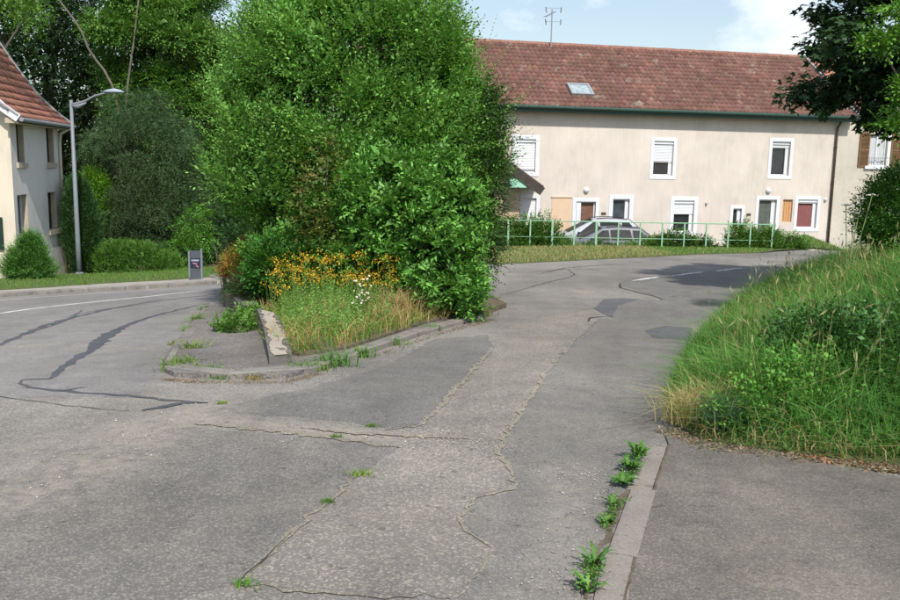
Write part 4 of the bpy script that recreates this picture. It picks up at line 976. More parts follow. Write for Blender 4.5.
# ================================================================== PARKED CARS
def car(name, label, loc, st, win, paint, wheels, L_, group='cars parked in the court', rr=.31):
    """st: stations (x, zlow, zbelt, ztop, w_low, w_belt, w_top); nose at x=0 facing -X"""
    lx, ly, lz = loc; root = empty(name, loc, label=label, cat='car', group=group)
    ring = lambda x, zl, zb, zt, wl, wb, wt: [(x, wl*.92, zl), (x, wl, zl + .12), (x, wl + .02, (zl + zb)/2), (x, wb, zb), (x, wt, zt - (.03 if zt > zb + .1 else .005)), (x, wt*.82, zt), (x, 0, zt + .015)]
    # fine stations
    X = np.array([s[0] for s in st]); xs = np.unique(np.concatenate([X, np.linspace(0, L_, 36)])); cols = [np.interp(xs, X, [s[k] for s in st]) for k in range(1, 7)]
    V, F = [], []
    for i, x in enumerate(xs):
        r = ring(x, *[c[i] for c in cols]); r = r + [(a, -b, c) for a, b, c in r[:-1][::-1]]
        V += [(lx + a, ly + b, lz + c) for a, b, c in r]
    n = 13
    for i in range(len(xs) - 1):
        for k in range(n): F.append((i*n + k, i*n + (k + 1) % n, (i + 1)*n + (k + 1) % n, (i + 1)*n + k))
    F += [tuple(range(n))[::-1], tuple((len(xs) - 1)*n + k for k in range(n))]
    bd = MB().add(V, F).build('body', paint, root, True); bd.data.set_sharp_from_angle(angle=.5)
    I = lambda x: [float(np.interp(x, X, [s[k] for s in st])) for k in range(1, 7)]
    def side_pt(x, t, sgn, o):
        zl, zb, zt, wl, wb, wt = I(x); zt -= .03; return (lx + x, ly + sgn*(wb + (wt - wb)*t + o), lz + zb + (zt - zb)*t)
    for sgn in (-1, 1):
        for (xa, xb, xc, xd) in win:                      # bottom front, bottom rear, top rear, top front
            m = MB(); k = 6; vs = []
            for i in range(k + 1):
                q = i/k; vs.append(side_pt(xa + (xb - xa)*q, .06, sgn, .022)); vs.append(side_pt(xd + (xc - xd)*q, .88, sgn, .022))
            m.add(vs, [(2*i, 2*i + 2, 2*i + 3, 2*i + 1) if sgn < 0 else (2*i, 2*i + 1, 2*i + 3, 2*i + 2) for i in range(k)]); m.build('side_window', M_carglass, root)
    # windscreen, rear window: stations with steep slope
    def across(xa, xb, nm):
        vs = []
        for x in (xa, xb):
            zl, zb, zt, wl, wb, wt = I(x)
            for q in (-.80, -.4, 0, .4, .80): vs.append((lx + x + (-.012 if xb > xa else .012), ly + q*wt*1.0, lz + zt + .018 + (.008 if abs(q) < .5 else 0)))
        MB().add(vs, [(i, i + 1, i + 6, i + 5) for i in range(4)]).build(nm, M_carglass, root)
    ws = [s for s in st if len(s) > 7]
    across(ws[0][0], ws[1][0], 'windscreen'); across(ws[3][0], ws[2][0], 'rear_window')
    for wx in wheels:
        for sgn in (-1, 1):
            zc = lz + rr; wy = ly + sgn*(I(wx)[3] - .06)
            t = MB(); t.lathe((lx + wx, wy, zc), [(rr*.62, -.1), (rr*.92, -.1), (rr, -.06), (rr, .06), (rr*.92, .1), (rr*.62, .1)], 20, (1, 0, 0), (0, 0, 1), (0, 1, 0)); wh = t.build('wheel', M_rubber, root, True)
            t = MB(); t.lathe((lx + wx, wy + sgn*.085, zc), [(0, .02*sgn), (rr*.15, .02*sgn), (rr*.2, 0), (rr*.55, 0), (rr*.64, .02*sgn), (rr*.64, -.06*sgn)], 20, (1, 0, 0), (0, 0, 1), (0, 1, 0)); t.build('rim', M_alloy, wh, True)
            m = MB(); m.tube([(lx + wx + math.cos(a)*(rr + .055), ly + sgn*(I(wx)[3] + .012), zc + math.sin(a)*(rr + .055)) for a in np.linspace(0, math.pi, 12)], .03, 6); m.build('wheel_arch', M_black, root)
    zl, zb, zt, wl, wb, wt = I(ws[0][0] + .15)
    for sgn in (-1, 1):
        m = MB(); c = (lx + ws[0][0] + .38, ly + sgn*(wb + .12), lz + zb + .05); m.lathe(c, [(0, -.05), (.055, -.045), (.08, 0), (.065, .04), (0, .05)], 10, (0, sgn, 0), (0, 0, .8), (1, 0, 0)); m.build('door_mirror', M_black, root, True)
        for xh in (win[0][1] - .12, win[1][1] - .12):
            h = I(xh); m = MB(); m.box((lx + xh, ly + sgn*(h[4] + .015), lz + h[1] - .07), (.17, .03, .03), ch=.006); m.build('door_handle', paint, root)
        h = I(L_ - .12); m = MB(); m.box((lx + L_ - .09, ly + sgn*(h[4] - .06), lz + h[1] - .08), (.10, .12, .24), ch=.03); m.build('tail_light', M_red, root)
        h = I(.15); m = MB(); m.box((lx + .22, ly + sgn*(h[3] - .15), lz + h[1] - .09), (.34, .24, .13), ch=.03); m.build('headlight', M_lens, root)
        m = MB(); a, b = ws[1][0] + .15, ws[2][0] - .15; m.tube([(lx + x, ly + sgn*I(x)[5]*.86, lz + I(x)[2] + .035) for x in np.linspace(a, b, 7)], .016, 6); m.build('roof_rail', M_black, root)
    for x, z in ((.02, .33), (L_ - .02, .33)):
        m = MB(); m.box((lx + x, ly, lz + z + .12), (.10, 1.35, .16), ch=.03); m.build('bumper', M_black, root)
    for x in (win[0][1] + .03, win[1][1] + .04):
        for sgn in (-1, 1):
            m = MB(); m.add([(lx + x + d, ly + sgn*(I(x)[3] + .0245 + (I(x)[4] - I(x)[3])*(k > 1)*.8), lz + z) for k, (d, z) in enumerate(((-.006, I(x)[0] + .2), (.006, I(x)[0] + .2), (.006, I(x)[1] - .05), (-.006, I(x)[1] - .05)))], [(0, 1, 2, 3)]); m.build('door_seam', M_black, root)
    return root
va = P(541, 240, 36.0).x
car('silver_people_carrier', 'silver people carrier parked behind the smaller grey car beside the long house', (va, 36.0, COURT),
    [(0, .30, .62, .66, .62, .60, .52), (.12, .22, .76, .80, .80, .76, .68), (.75, .20, .93, .97, .86, .82, .72), (1.05, .20, .98, 1.03, .87, .83, .70, 1), (2.05, .20, 1.00, 1.56, .88, .84, .60, 1), (2.7, .20, 1.01, 1.62, .88, .84, .62), (3.6, .20, 1.04, 1.57, .88, .83, .60, 1), (4.12, .24, 1.06, 1.12, .86, .80, .66, 1), (4.22, .34, .80, .86, .78, .74, .66)],
    [(1.42, 2.28, 2.24, 2.02), (2.36, 3.18, 3.14, 2.32), (3.26, 3.85, 3.52, 3.22)], M_silver, (.82, 3.42), 4.22)
wa = P(549, 240, 33.95).x
car('grey_estate_car', 'grey-silver hatchback parked nearest the green railing behind the shrubs', (wa, 33.95, COURT),
    [(0, .28, .58, .62, .60, .58, .50), (.12, .20, .70, .74, .78, .74, .66), (.8, .18, .84, .88, .84, .80, .70), (1.15, .18, .88, .92, .85, .81, .68, 1), (2.0, .18, .90, 1.36, .85, .81, .57, 1), (2.6, .18, .91, 1.41, .85, .81, .59), (3.5, .18, .94, 1.37, .85, .80, .57, 1), (4.0, .22, .95, 1.0, .83, .77, .63, 1), (4.10, .32, .72, .78, .76, .72, .64)],
    [(1.5, 2.26, 2.22, 1.98), (2.33, 3.12, 3.06, 2.29), (3.2, 3.78, 3.45, 3.15)], M_grey, (.85, 3.35), 4.10, rr=.30)

# ================================================================== VEGETATION
def root_at(x, y, hf=Hs): return (float(x), float(y), float(hf(x, y)))
isH = lambda x, y: Hs(x, y) + ISL_H + .1
# big hornbeam of the island
hb = [((-1.62, 14.6, 2.15), (2.30, 1.75, 2.25)), ((-1.62, 14.6, 3.25), (1.85, 1.6, 1.55)), ((-2.35, 14.4, 1.55), (1.45, 1.4, 1.15)), ((-.75, 14.5, 1.7), (1.40, 1.4, 1.7))]
def shrunk(bl, k): return [(c, (a[0] - k, a[1] - k, a[2] - k)) for c, a in bl]
hbc = clumpy(shrunk(hb, .08), 400, .34, 301, .04, (0, .16))
g1 = foliage(hbc, 14500, 11, .094, .046, .56, (.130, .285, .058), up=.8, depth=(-.05, .26), amp=.095, upn=.5, spread=.75, j=.2, hue=.09, f=3.0, cn=.22, keep=.45, alt=(.28, (.19, .38, .075)), seed=3)
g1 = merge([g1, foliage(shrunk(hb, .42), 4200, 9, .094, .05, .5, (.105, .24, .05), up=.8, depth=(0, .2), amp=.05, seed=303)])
p, d = on_blobs(460, hb, (-.05, .02), 1.0, .05, 1.6, 3)         # long free shoots that break the outline
D = unit(d + np.array([0, 0, .9]) + rng.normal(0, .25, d.shape)); Vq, Fq = twig_leaves(p, D, rng.uniform(.3, .95, len(p)), 14, .075, .036, .4, .9, 0, .4)
g1 = merge([g1, (Vq, Fq, tint(len(Fq), (.15, .32, .06), .15, .08))])
wd = MB(); bx_ = Vector((-1.6, 14.2, float(isH(-1.6, 14.2)) - .1)); branches(wd, bx_, [(-1.6 + math.cos(a)*1.0, 14.5 + math.sin(a)*.8, 2.9 + .8*math.sin(a*3)) for a in np.linspace(0, 6, 11)], .10)
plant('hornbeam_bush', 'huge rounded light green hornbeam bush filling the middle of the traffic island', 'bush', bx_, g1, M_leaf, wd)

def glossy(blobs, n, k, ll, lw, tl, col, seed, **kw): return foliage(blobs, n, k, ll, lw, tl, col, seed=seed, **kw)
lrl = [((-.32, 12.15, .42), (.72, .60, 1.12)), ((-.85, 12.5, .75), (.85, .6, 1.05)), ((-1.5, 12.85, .35), (.75, .55, .85)), ((-2.25, 13.2, .05), (.72, .55, .65)), ((.12, 12.1, -.12), (.36, .5, .60)), ((-.25, 12.4, 1.25), (.60, .52, .55)), ((-1.0, 12.75, 1.35), (.62, .5, .5)), ((.05, 12.5, .85), (.45, .45, .5)), ((-1.65, 12.85, .95), (.4, .4, .45)), ((-2.75, 13.6, .0), (.5, .5, .5))]
lrc = clumpy(shrunk(lrl, .06), 300, .20, 302, .06, (0, .25))
g2 = foliage(lrc, 4600, 7, .125, .052, .24, (.118, .275, .052), up=.55, depth=(-.08, .25), amp=.13, upn=.8, spread=1.1, j=.2, hue=.07, f=3.2, cn=.15, keep=.45, alt=(.32, (.16, .37, .07)), seed=21, nj=.55)
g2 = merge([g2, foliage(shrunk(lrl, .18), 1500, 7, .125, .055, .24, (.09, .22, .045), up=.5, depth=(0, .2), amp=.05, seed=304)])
bz = (-.4, 12.0, float(isH(-.4, 12.0)) - .1); wd = MB(); branches(wd, bz, [(c[0][0], c[0][1], c[0][2] + .3) for c in lrl[:6]], .05)
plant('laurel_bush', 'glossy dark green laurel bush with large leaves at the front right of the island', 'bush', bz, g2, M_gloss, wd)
br = [((-1.80, 12.55, 1.25), (.34, .34, .72)), ((-2.05, 12.6, .95), (.26, .3, .4)), ((-1.6, 12.5, .75), (.3, .3, .4))]
g3 = foliage(br, 300, 9, .085, .034, .34, (.12, .17, .04), up=.3, depth=(-.2, .3), amp=.1, droop=.3, j=.25, hue=.15, alt=(.14, (.17, .12, .05)), seed=31, cn=.2)
bz = (-1.8, 12.7, float(isH(-1.8, 12.7)) - .1); wd = MB(); branches(wd, bz, [(-1.8, 12.6, 1.7), (-2.0, 12.6, 1.1), (-1.6, 12.55, 1.0), (-1.85, 12.6, 1.5)], .03)
plant('spindle_shrub', 'sparse olive green shrub with brownish leaves wedged between the laurel and the hornbeam', 'shrub', bz, g3, M_leaf, wd)
dk = [((.50, 14.2, 1.4), (.42, .7, 1.1)), ((.50, 14.0, .5), (.36, .6, .7)), ((.55, 14.4, 2.3), (.36, .6, .7))]
g4 = foliage(dk, 1500, 8, .07, .036, .40, (.040, .085, .022), up=.1, depth=(-.15, .3), amp=.12, j=.2, seed=41)
p, d = on_blobs(60, dk, (-.1, .02), .2, .05, 1.6, 3); D = unit(d*np.array([1.2, .3, .3]) + np.array([.35, 0, .35]) + rng.normal(0, .25, d.shape)); Vq, Fq = twig_leaves(p, D, rng.uniform(.3, .6, len(p)), 9, .06, .03, .4, .9, .1, .4); g4 = merge([g4, (Vq, Fq, tint(len(Fq), (.07, .15, .03), .15, .08))])
bz = (.4, 14.2, float(isH(.4, 14.2)) - .1); wd = MB(); branches(wd, bz, [(.5, 14.2, 2.4), (.65, 14.1, 1.4), (.6, 13.9, .7), (.45, 14.4, 1.9)], .06)
plant('privet_shrub', 'dark loose shrub with thin side shoots at the right flank of the big bush', 'shrub', bz, g4, M_leaf, wd)

# shrubs overhanging the low wall at the left end of the island
sp_ = [(G(252, 270).x, 13.2, 0)]
def shrub(name, label, ublobs, n, k, ll, lw, tl, col, mat=M_leaf, alt=None, seed=1, hf=isH, cat='shrub', group=None, **kw):
    """ublobs: (u, v, y, radius_x_px, radius_z_px, ry)"""
    bl = []
    for u, v, y, ru, rv, ry in ublobs:
        c = P(u, v, y); s = y/FPX; bl.append(((c.x, c.y, c.z), (ru*s, ry, rv*s)))
    g = foliage(bl, n, k, ll, lw, tl, col, seed=seed, alt=alt, **kw); c = bl[0][0]; b = (c[0], c[1], float(hf(c[0], c[1])) - .05)
    wd = MB(); branches(wd, b, [(q[0][0] + random.uniform(-.3, .3)*q[1][0], q[0][1], q[0][2] + q[1][2]*.4) for q in bl] + [(c[0] + random.uniform(-.4, .4)*bl[0][1][0], c[1], c[2] + bl[0][1][2]*.5) for _ in range(3)], max(.012, min(.06, bl[0][1][2]*.05)), n=5)
    return plant(name, label, cat, b, g, mat, wd, group=group)
shrub('laurel_bush', 'low laurel bush with large glossy leaves at the left end of the flower bed', [(272, 265, 12.6, 22, 26, .5), (258, 276, 12.6, 11, 15, .4)], 620, 8, .10, .042, .24, (.055, .165, .028), M_gloss, (.25, (.08, .22, .03)), 51, up=.5, upn=.8)
shrub('spirea_shrub', 'reddish-orange and yellow-green spirea shrub above the dark garden wall', [(240, 262, 14.0, 15, 14, .5), (252, 252, 14.2, 13, 13, .5), (230, 270, 14.4, 10, 9, .4)], 900, 9, .05, .022, .22, (.20, .24, .035), M_leaf, (.42, (.36, .13, .05)), 52, up=.7)
shrub('cotoneaster_shrub', 'dark green creeping shrub hanging over the low garden wall', [(246, 288, 13.1, 20, 17, .4), (236, 292, 14.0, 13, 13, .35), (257, 299, 12.5, 12, 11, .3)], 1300, 8, .035, .018, .24, (.045, .10, .03), M_leaf, (.2, (.12, .06, .045)), 53, up=.2, droop=.3)
shrub('barberry_shrub', 'small purple-brown shrub at the foot of the creeping shrub beside the wall', [(248, 300, 12.9, 9, 9, .25)], 200, 8, .03, .015, .16, (.10, .055, .045), M_leaf, (.3, (.06, .09, .03)), 54)
shrub('nettle_patch', 'light green leafy weeds at the foot of the garden wall on the island', [(238, 325, 10.9, 21, 9, .30), (251, 318, 11.3, 13, 11, .25), (226, 330, 10.9, 12, 5, .2)], 260, 7, .075, .034, .16, (.12, .26, .04), M_leaf, None, 55, hf=lambda x, y: Hs(x, y) + ISL_H, cat='weeds', up=.9, inner=False)

# grasses and flowers of the bed
bx, by = scatter_poly(bed, 9000, lambda x, y: (y < 12.6).astype(float))
bz_ = Hb(bx, by); fx = snoise(np.stack([bx, by, 0*bx], 1), 2.2, 4)
dry = rng.random(len(bx)) < np.clip(.30 + .45*fx + .25*(bx > -1.2), .05, .9)
cc = np.where(dry[:, None], np.array([[.42, .30, .13]]), np.array([[.15, .27, .05]]))
cc = cc*np.array([1.15, 1.05, 1.1]); g = np_mesh('bed_grass', *blades(bx, by, bz_ - .02, rng.uniform(.05, .26, len(bx))*np.where(dry, 1.15, .9), .009, cc, .6), mat=M_grass); tag(g, 'mixed green and straw-coloured grass covering the flower bed', 'grass', kind='stuff')
def weeds(n, poly, hmin, hmax, col, dens=None, leaf=(.055, .018), seed=0, k=12, zf=Hb, alt=None, ycut=None):
    """upright leafy stems"""
    x, y = scatter_poly(poly, n, dens); n = len(x); h = rng.uniform(hmin, hmax, n); P0 = np.stack([x, y, zf(x, y)], 1)
    D = unit(np.stack([rng.normal(0, .12, n), rng.normal(0, .12, n), np.ones(n)], 1))
    V, F = twig_leaves(P0, D, h, k, leaf[0], leaf[1], .3, 1.2, 0, .5); c = tint(len(F), col, .18, .1)
    if alt is not None:
        m = np.repeat(rng.random(n) < alt[0], k); c[m] = tint(int(m.sum()), alt[1], .2, .1)
    s = np.cross(D, rdir(n))*.003; V2 = np.stack([P0 - s, P0 + s, P0 + D*h[:, None] + s*.5, P0 + D*h[:, None] - s*.5], 1).reshape(-1, 3); F2 = np.arange(n*4).reshape(-1, 4)
    return (V, F, c), (V2, F2, tint(n, (.14, .22, .05), .1)), P0 + D*h[:, None]
fl_poly = G2([(262, 318), (276, 332), (320, 332), (376, 328), (400, 326), (392, 302), (330, 296), (255, 300)])
a, b, tops = weeds(760, fl_poly, .34, .78, (.21, .38, .07), leaf=(.035, .010), k=20)
g_ = merge([a, b]); o = np_mesh('flower_stems', *g_, mat=M_leaf); tag(o, 'thicket of thin light green stems carrying the yellow flowers in the bed', 'wildflower stems', kind='stuff')
n = len(tops); reps = 14; C = np.repeat(tops, reps, 0) + rng.normal(0, 1, (n*reps, 3))*np.array([.035, .035, .028]); ln = rng.uniform(.012, .026, len(C))
Vf, Ff = leaf_quads(C, rdir(len(C)), rdir(len(C)) + np.array([0, -.6, .8]), ln, ln*1.1, .1)
keep = np.repeat(rng.random(n) < .8, reps); cf = tint(len(Ff), (.64, .40, .03), .2, .10); brn = rng.random(len(Ff)) < .22; cf[brn] = tint(int(brn.sum()), (.42, .22, .03), .2, .1)
Vf = Vf.reshape(-1, 4, 3)[keep]; cf = cf[keep]
o = np_mesh('yellow_flowers', Vf.reshape(-1, 3), np.arange(len(Vf)*4).reshape(-1, 4), cf, M_petal); tag(o, 'golden yellow and orange flower heads massed along the back of the bed', 'wildflowers', kind='stuff')
a, b, _ = weeds(520, G2([(292, 354), (345, 352), (384, 340), (400, 322), (290, 318), (274, 325)]), .14, .46, (.17, .34, .07), leaf=(.05, .016), k=14)
o = np_mesh('bed_weeds', *merge([a, b]), mat=M_leaf); tag(o, 'leafy green weeds standing among the dry grass at the front of the bed', 'weeds', kind='stuff')
# white daisies
dp_ = P(364, 322, 10.9); dz_ = float(Hb(dp_.x, dp_.y)); droot = empty('feverfew_plant', (dp_.x, dp_.y, dz_), label='upright plant with small white daisy flowers among the yellow ones', cat='flower')
stp = MB(); heads = []; daisy_spread = .14
for i in range(34):
    tx, tz = random.uniform(-.14, .10), random.uniform(.22, .58); e = Vector((dp_.x + tx, dp_.y - random.uniform(.05, .25), dz_ + tz)); heads.append(e)
    stp.tube([(dp_.x + tx*.3, dp_.y, dz_), (dp_.x + tx*.7, dp_.y - .05, dz_ + tz*.6), e], .0035, 4)
stp.build('stem', simple('stem_green', (.12, .22, .05), .7), droot)
m = MB(); cmid = MB()
for e in heads:
    nrm = Vector((random.uniform(-.4, .4), -.7, .7)).normalized(); ax = nrm.orthogonal().normalized(); ay = nrm.cross(ax); r_ = random.uniform(.011, .018)
    for k in range(10):
        t = 2*math.pi*k/10; dv = ax*math.cos(t) + ay*math.sin(t); pv = ax*math.cos(t + 1.57) + ay*math.sin(t + 1.57)
        m.add([e + dv*.004, e + dv*r_*.6 + pv*.006, e + dv*r_, e + dv*r_*.6 - pv*.006], [(0, 1, 2, 3)])
    cmid.lathe(e, [(.007, 0), (.005, .004), (0, .006)], 6, ax, ay, nrm)
o = m.build('petals', simple('white_petal', (.62, .62, .58), .7, .03), droot); o['kind'] = 'stuff'; o = cmid.build('flower_centres', simple('yellow_centre', (.6, .42, .03), .8), droot); o['kind'] = 'stuff'
# pale dry tussocks at right end of the bed
def tuft(u, v, n, h, col, spread=.18, lean=.5, name='dry_grass_tuft', label='', zf=Hs, cat='grass tuft', wid=.008, group=None, kind=None):
    p = G(u, v); x = p.x + rng.normal(0, spread, n); y = p.y + rng.normal(0, spread*.6, n)
    c = np.array(col)[None]*np.ones((n, 1)); g = blades(x, y, zf(x, y) - .01, rng.uniform(.4, 1.1, n)*h, wid, c, lean)
    o = np_mesh(name, *g, mat=M_grass); tag(o, label, cat, group, kind); return o
tuft(398, 326, 420, .42, (.46, .34, .16), .16, .55, label='straw-coloured tuft of tall dry grass against the laurel at the right end of the bed', zf=Hb)
tuft(386, 333, 260, .28, (.42, .31, .14), .14, .6, label='shorter straw-coloured tuft of dry grass above the kerb in front of the tall one', zf=Hb)
for (u, v, n_, h_, c_, lb_) in ((176, 371, 110, .12, (.15, .24, .05), 'green weed tuft at the left tip of the island kerb'), (184, 366, 160, .13, (.16, .25, .06), 'dense low weeds behind the left tip of the island kerb'), (206, 372, 160, .09, (.13, .24, .05), 'low green weeds just behind the front kerb near its left tip'), (240, 374, 120, .06, (.30, .27, .12), 'short dry grass in the joint behind the front kerb'), (270, 377, 90, .07, (.15, .22, .06), 'short weeds in the joint of the front kerb left of the bed'), (205, 310, 90, .10, (.16, .25, .06), 'thin grass along the left edge joint near the garden wall'), (178, 345, 80, .08, (.20, .25, .08), 'sparse weeds along the left kerb of the island'), (192, 352, 90, .16, (.20, .28, .07), 'yellow-green weed tuft on the left part of the island paving'),
    (196, 322, 60, .16, (.15, .27, .05), 'thin upright weed tuft in the left edge joint of the island'), (186, 331, 30, .12, (.15, .27, .05), 'small weed sprig in the left kerb joint of the island'),
    (224, 378, 130, .07, (.12, .22, .045), 'flat green weeds along the foot of the front kerb'), (254, 379, 90, .06, (.34, .27, .12), 'dry grass fringe along the foot of the front kerb'),
    (307, 371, 160, .12, (.14, .25, .05), 'green weeds at the front kerb below the flower bed'), (334, 366, 120, .22, (.13, .25, .06), 'tall green weed tuft at the kerb in front of the bed'),
    (364, 357, 80, .16, (.14, .27, .05), 'small green weed tuft at the kerb below the daisies'), (395, 345, 60, .12, (.13, .25, .05), 'low green weed tuft along the kerb below the dry grass'),
    (432, 331, 60, .12, (.13, .25, .05), 'small weeds at the kerb below the laurel'), (474, 318, 160, .22, (.10, .20, .045), 'dark green weed tuft at the right corner of the laurel'),
    (482, 316, 120, .12, (.20, .18, .08), 'brownish weed tuft at the right corner of the island')):
    sd = .09 if n_ > 100 else .06
    tuft(u, v, n_, h_, c_, sd, .7, 'weed_tuft', lb_, cat='weeds', wid=.012, zf=lambda x, y: Hs(x, y) + .01)
# dead leaves along the kerb foot
def litter(path, n, sp, col, name, label, sz=.03, zf=Hs):
    P2 = np.array(G2(path)); t = rng.random(n)*(len(P2) - 1); i = t.astype(int).clip(0, len(P2) - 2); f = (t - i)[:, None]
    q = P2[i]*(1 - f) + P2[i + 1]*f + rng.normal(0, sp, (n, 2)); C = np.concatenate([q, (zf(q[:, 0], q[:, 1]) + .012)[:, None]], 1); A = rdir(n)*np.array([1, 1, .25])
    V, F = leaf_quads(C, A, np.array([0, 0, 1.0]) + rng.normal(0, .3, (n, 3)), rng.uniform(.5, 1.3, n)*sz, sz*.5, .2); o = np_mesh(name, V, F, tint(n, col, .3, .15), M_grass); tag(o, label, 'leaf litter', kind='stuff'); return o
litter([(165, 380), (200, 383), (285, 383), (320, 374)], 900, .035, (.24, .17, .09), 'leaf_litter', 'brown dry litter along the foot of the island kerb', .018)
litter([(380, 356), (432, 336), (470, 326), (492, 320)], 500, .05, (.20, .14, .08), 'leaf_litter', 'brown dry litter along the kerb under the laurel', .026)
litter([(670, 432), (700, 447), (760, 454), (840, 465), (910, 472)], 2600, .05, (.22, .18, .12), 'leaf_litter', 'straw and brown leaf litter along the foot of the grassy bank', .03)
litter([(790, 458), (840, 464), (910, 471)], 220, .05, (.24, .13, .075), 'leaf_litter', 'reddish brown dead leaves at the foot of the bank on the right', .04)
# rosettes at the right kerb
def rosette(x, y, n, ln, lw, up, col, label, name='dandelion_plant', lobes=5, az=None):
    z = H(x, y) + .005; V, F, Cc = [], [], []; b = 0; lw *= .72; n = int(n*1.25)
    for i in range(n):
        a = (az + random.uniform(-1.4, 1.4)) if az is not None else random.uniform(0, 6.28); u_ = up*random.uniform(.5, 1.4); l = ln*random.uniform(.6, 1.1); d = Vector((math.cos(a), math.sin(a), 0)); s = Vector((-d.y, d.x, 0)); K = 9
        c = tint(1, col, .15, .08)[0]
        for k in range(K + 1):
            t = k/K; c_ = Vector((x, y, z)) + d*l*(t*.85) + Z3*(l*u_*math.sin(t*1.9)*.8 + .004)
            w = lw*(math.sin(min(1, t*1.02)*math.pi*.92 + .12))*(1 + .35*((k % 2)*2 - 1)*(lobes > 0)); V += [c_ - s*w + Z3*w*.3, c_, c_ + s*w + Z3*w*.3]
        for k in range(K):
            o = b + k*3
            F += [(o, o + 1, o + 4, o + 3), (o + 1, o + 2, o + 5, o + 4)]; Cc += [c, c*.92]
        b += 3*(K + 1)
    o = np_mesh(name, np.array([tuple(v) for v in V]), np.array(F), np.array(Cc), M_leaf); tag(o, label, 'weed'); return o
def at(u, v): p = G(u, v); return p.x, p.y
rosette(*at(637, 460), 26, .13, .014, .9, (.085, .21, .035), 'tall green weed with long leaves at the upper end of the right kerb')
rosette(*at(630, 472), 24, .11, .016, .7, (.075, .19, .03), 'leafy weed just below the tallest one at the right kerb')
rosette(*at(623, 486), 24, .11, .019, .5, (.07, .175, .03), 'spreading broad leafed weed above the gap in the weeds of the right kerb')
rosette(*at(613, 508), 18, .06, .009, .8, (.09, .19, .04), 'small thin weed halfway down the right kerb')
rosette(*at(606, 524), 22, .065, .012, .5, (.10, .21, .045), 'little pale green weed below the middle of the right kerb')
rosette(*at(594, 568), 17, .12, .011, .8, (.085, .21, .035), 'narrow leafed dandelion by the right kerb near the bottom edge')
rosette(*at(588, 592), 14, .11, .012, .7, (.11, .25, .045), 'light green dandelion cut by the bottom edge beside the right kerb')
for (u0, v0, lb_) in ((634, 468, 'leafy ground weeds filling the upper end of the right kerb joint'), (609, 517, 'small leafy ground weeds halfway down the right kerb joint'), (591, 580, 'thin creeping weed between the two dandelions at the right kerb')):
    q_ = [at(u0 + 6, v0 - 14), at(u0, v0), at(u0 - 6, v0 + 14)]; n_ = 46; t_ = rng.random(n_)*1.999; i_ = t_.astype(int); qa = np.array(q_); xy = qa[i_]*(1 - (t_ - i_)[:, None]) + qa[i_ + 1]*(t_ - i_)[:, None] + rng.normal(0, .014, (n_, 2))
    P0 = np.concatenate([xy, (Hs(xy[:, 0], xy[:, 1]) + .004)[:, None]], 1); Dd = unit(np.concatenate([rng.normal(0, .7, (n_, 2)), np.full((n_, 1), .7)], 1)); V, F = twig_leaves(P0, Dd, rng.uniform(.03, .10, n_), 6, .028, .012, .5, 1.0, .2, .5)
    o = np_mesh('creeping_weed', V, F, tint(len(F), (.085, .19, .035), .25, .12), M_leaf); tag(o, lb_, 'weeds', kind='stuff')
for (u, v, s_, c_, lb_) in ((360, 476, .045, (.22, .33, .03), 'tiny yellow-green tuft growing in the middle of the asphalt'), (336, 438, .03, (.12, .22, .04), 'tiny green sprig in the dusty seam of the asphalt'), (327, 503, .03, (.11, .20, .04), 'tiny dark sprig at the edge of the pale asphalt patch'),
    (244, 586, .035, (.12, .26, .04), 'small green sprig at the lower left corner of the pale asphalt patch'), (222, 404, .03, (.2, .3, .05), 'tiny sprig on the gravelly asphalt left of the island'), (372, 427, .03, (.12, .22, .04), 'tiny sprig at the lower edge of the dark asphalt patch')):
    p = G(u, v); n_ = 60; x = p.x + rng.normal(0, s_*.8, n_); y = p.y + rng.normal(0, s_*.5, n_); o = np_mesh('weed_sprig', *blades(x, y, Hs(x, y) + .004, rng.uniform(.4, 1, n_)*s_*1.1, .006, c_, .8), mat=M_grass); tag(o, lb_, 'weed')

# ---------------- the grassy bank
def bdens(x, y):
    r = np.hypot(x, y); d = dist_poly(x, y, edge); return np.clip((6.5/r)**1.6, .05, 1)*(d < 6)
gx_, gy_ = scatter_poly([q for q in edge if q[1] < 31] + [(19, 30), (16, 12), (11, 4.9)], 105000, bdens)
d = dist_poly(gx_, gy_, edge); q3 = np.stack([gx_, gy_, 0*gx_], 1); nz = snoise(q3, 1.6, 8); nz2 = snoise(q3, .8, 12)
hg = rng.uniform(.14, .42, len(gx_))*(1 + .35*nz)*np.clip(.45 + d*1.1, .45, 1.0)*(1 + np.hypot(gx_, gy_)*.01)
straw = rng.random(len(gx_)) < np.clip(.06 + .08*nz2 + .50*np.exp(-d/.16)*(gy_ < 6.6) + .06*(gy_ > 10), .03, .75)
cc = np.where(straw[:, None], np.array([[.38, .30, .14]]), np.array([[.085, .215, .038]])*(1 + .30*nz[:, None]) + np.array([[.035, .03, .01]])*np.clip(nz2[:, None], 0, 1))
g = np_mesh('bank_grass', *blades(gx_, gy_, bank_h(gx_, gy_) - .02, hg, .0085, np.clip(cc, .01, 1), .62, .9), mat=M_grass); tag(g, 'long green grass with straw-coloured blades covering the bank on the right', 'grass', kind='stuff')
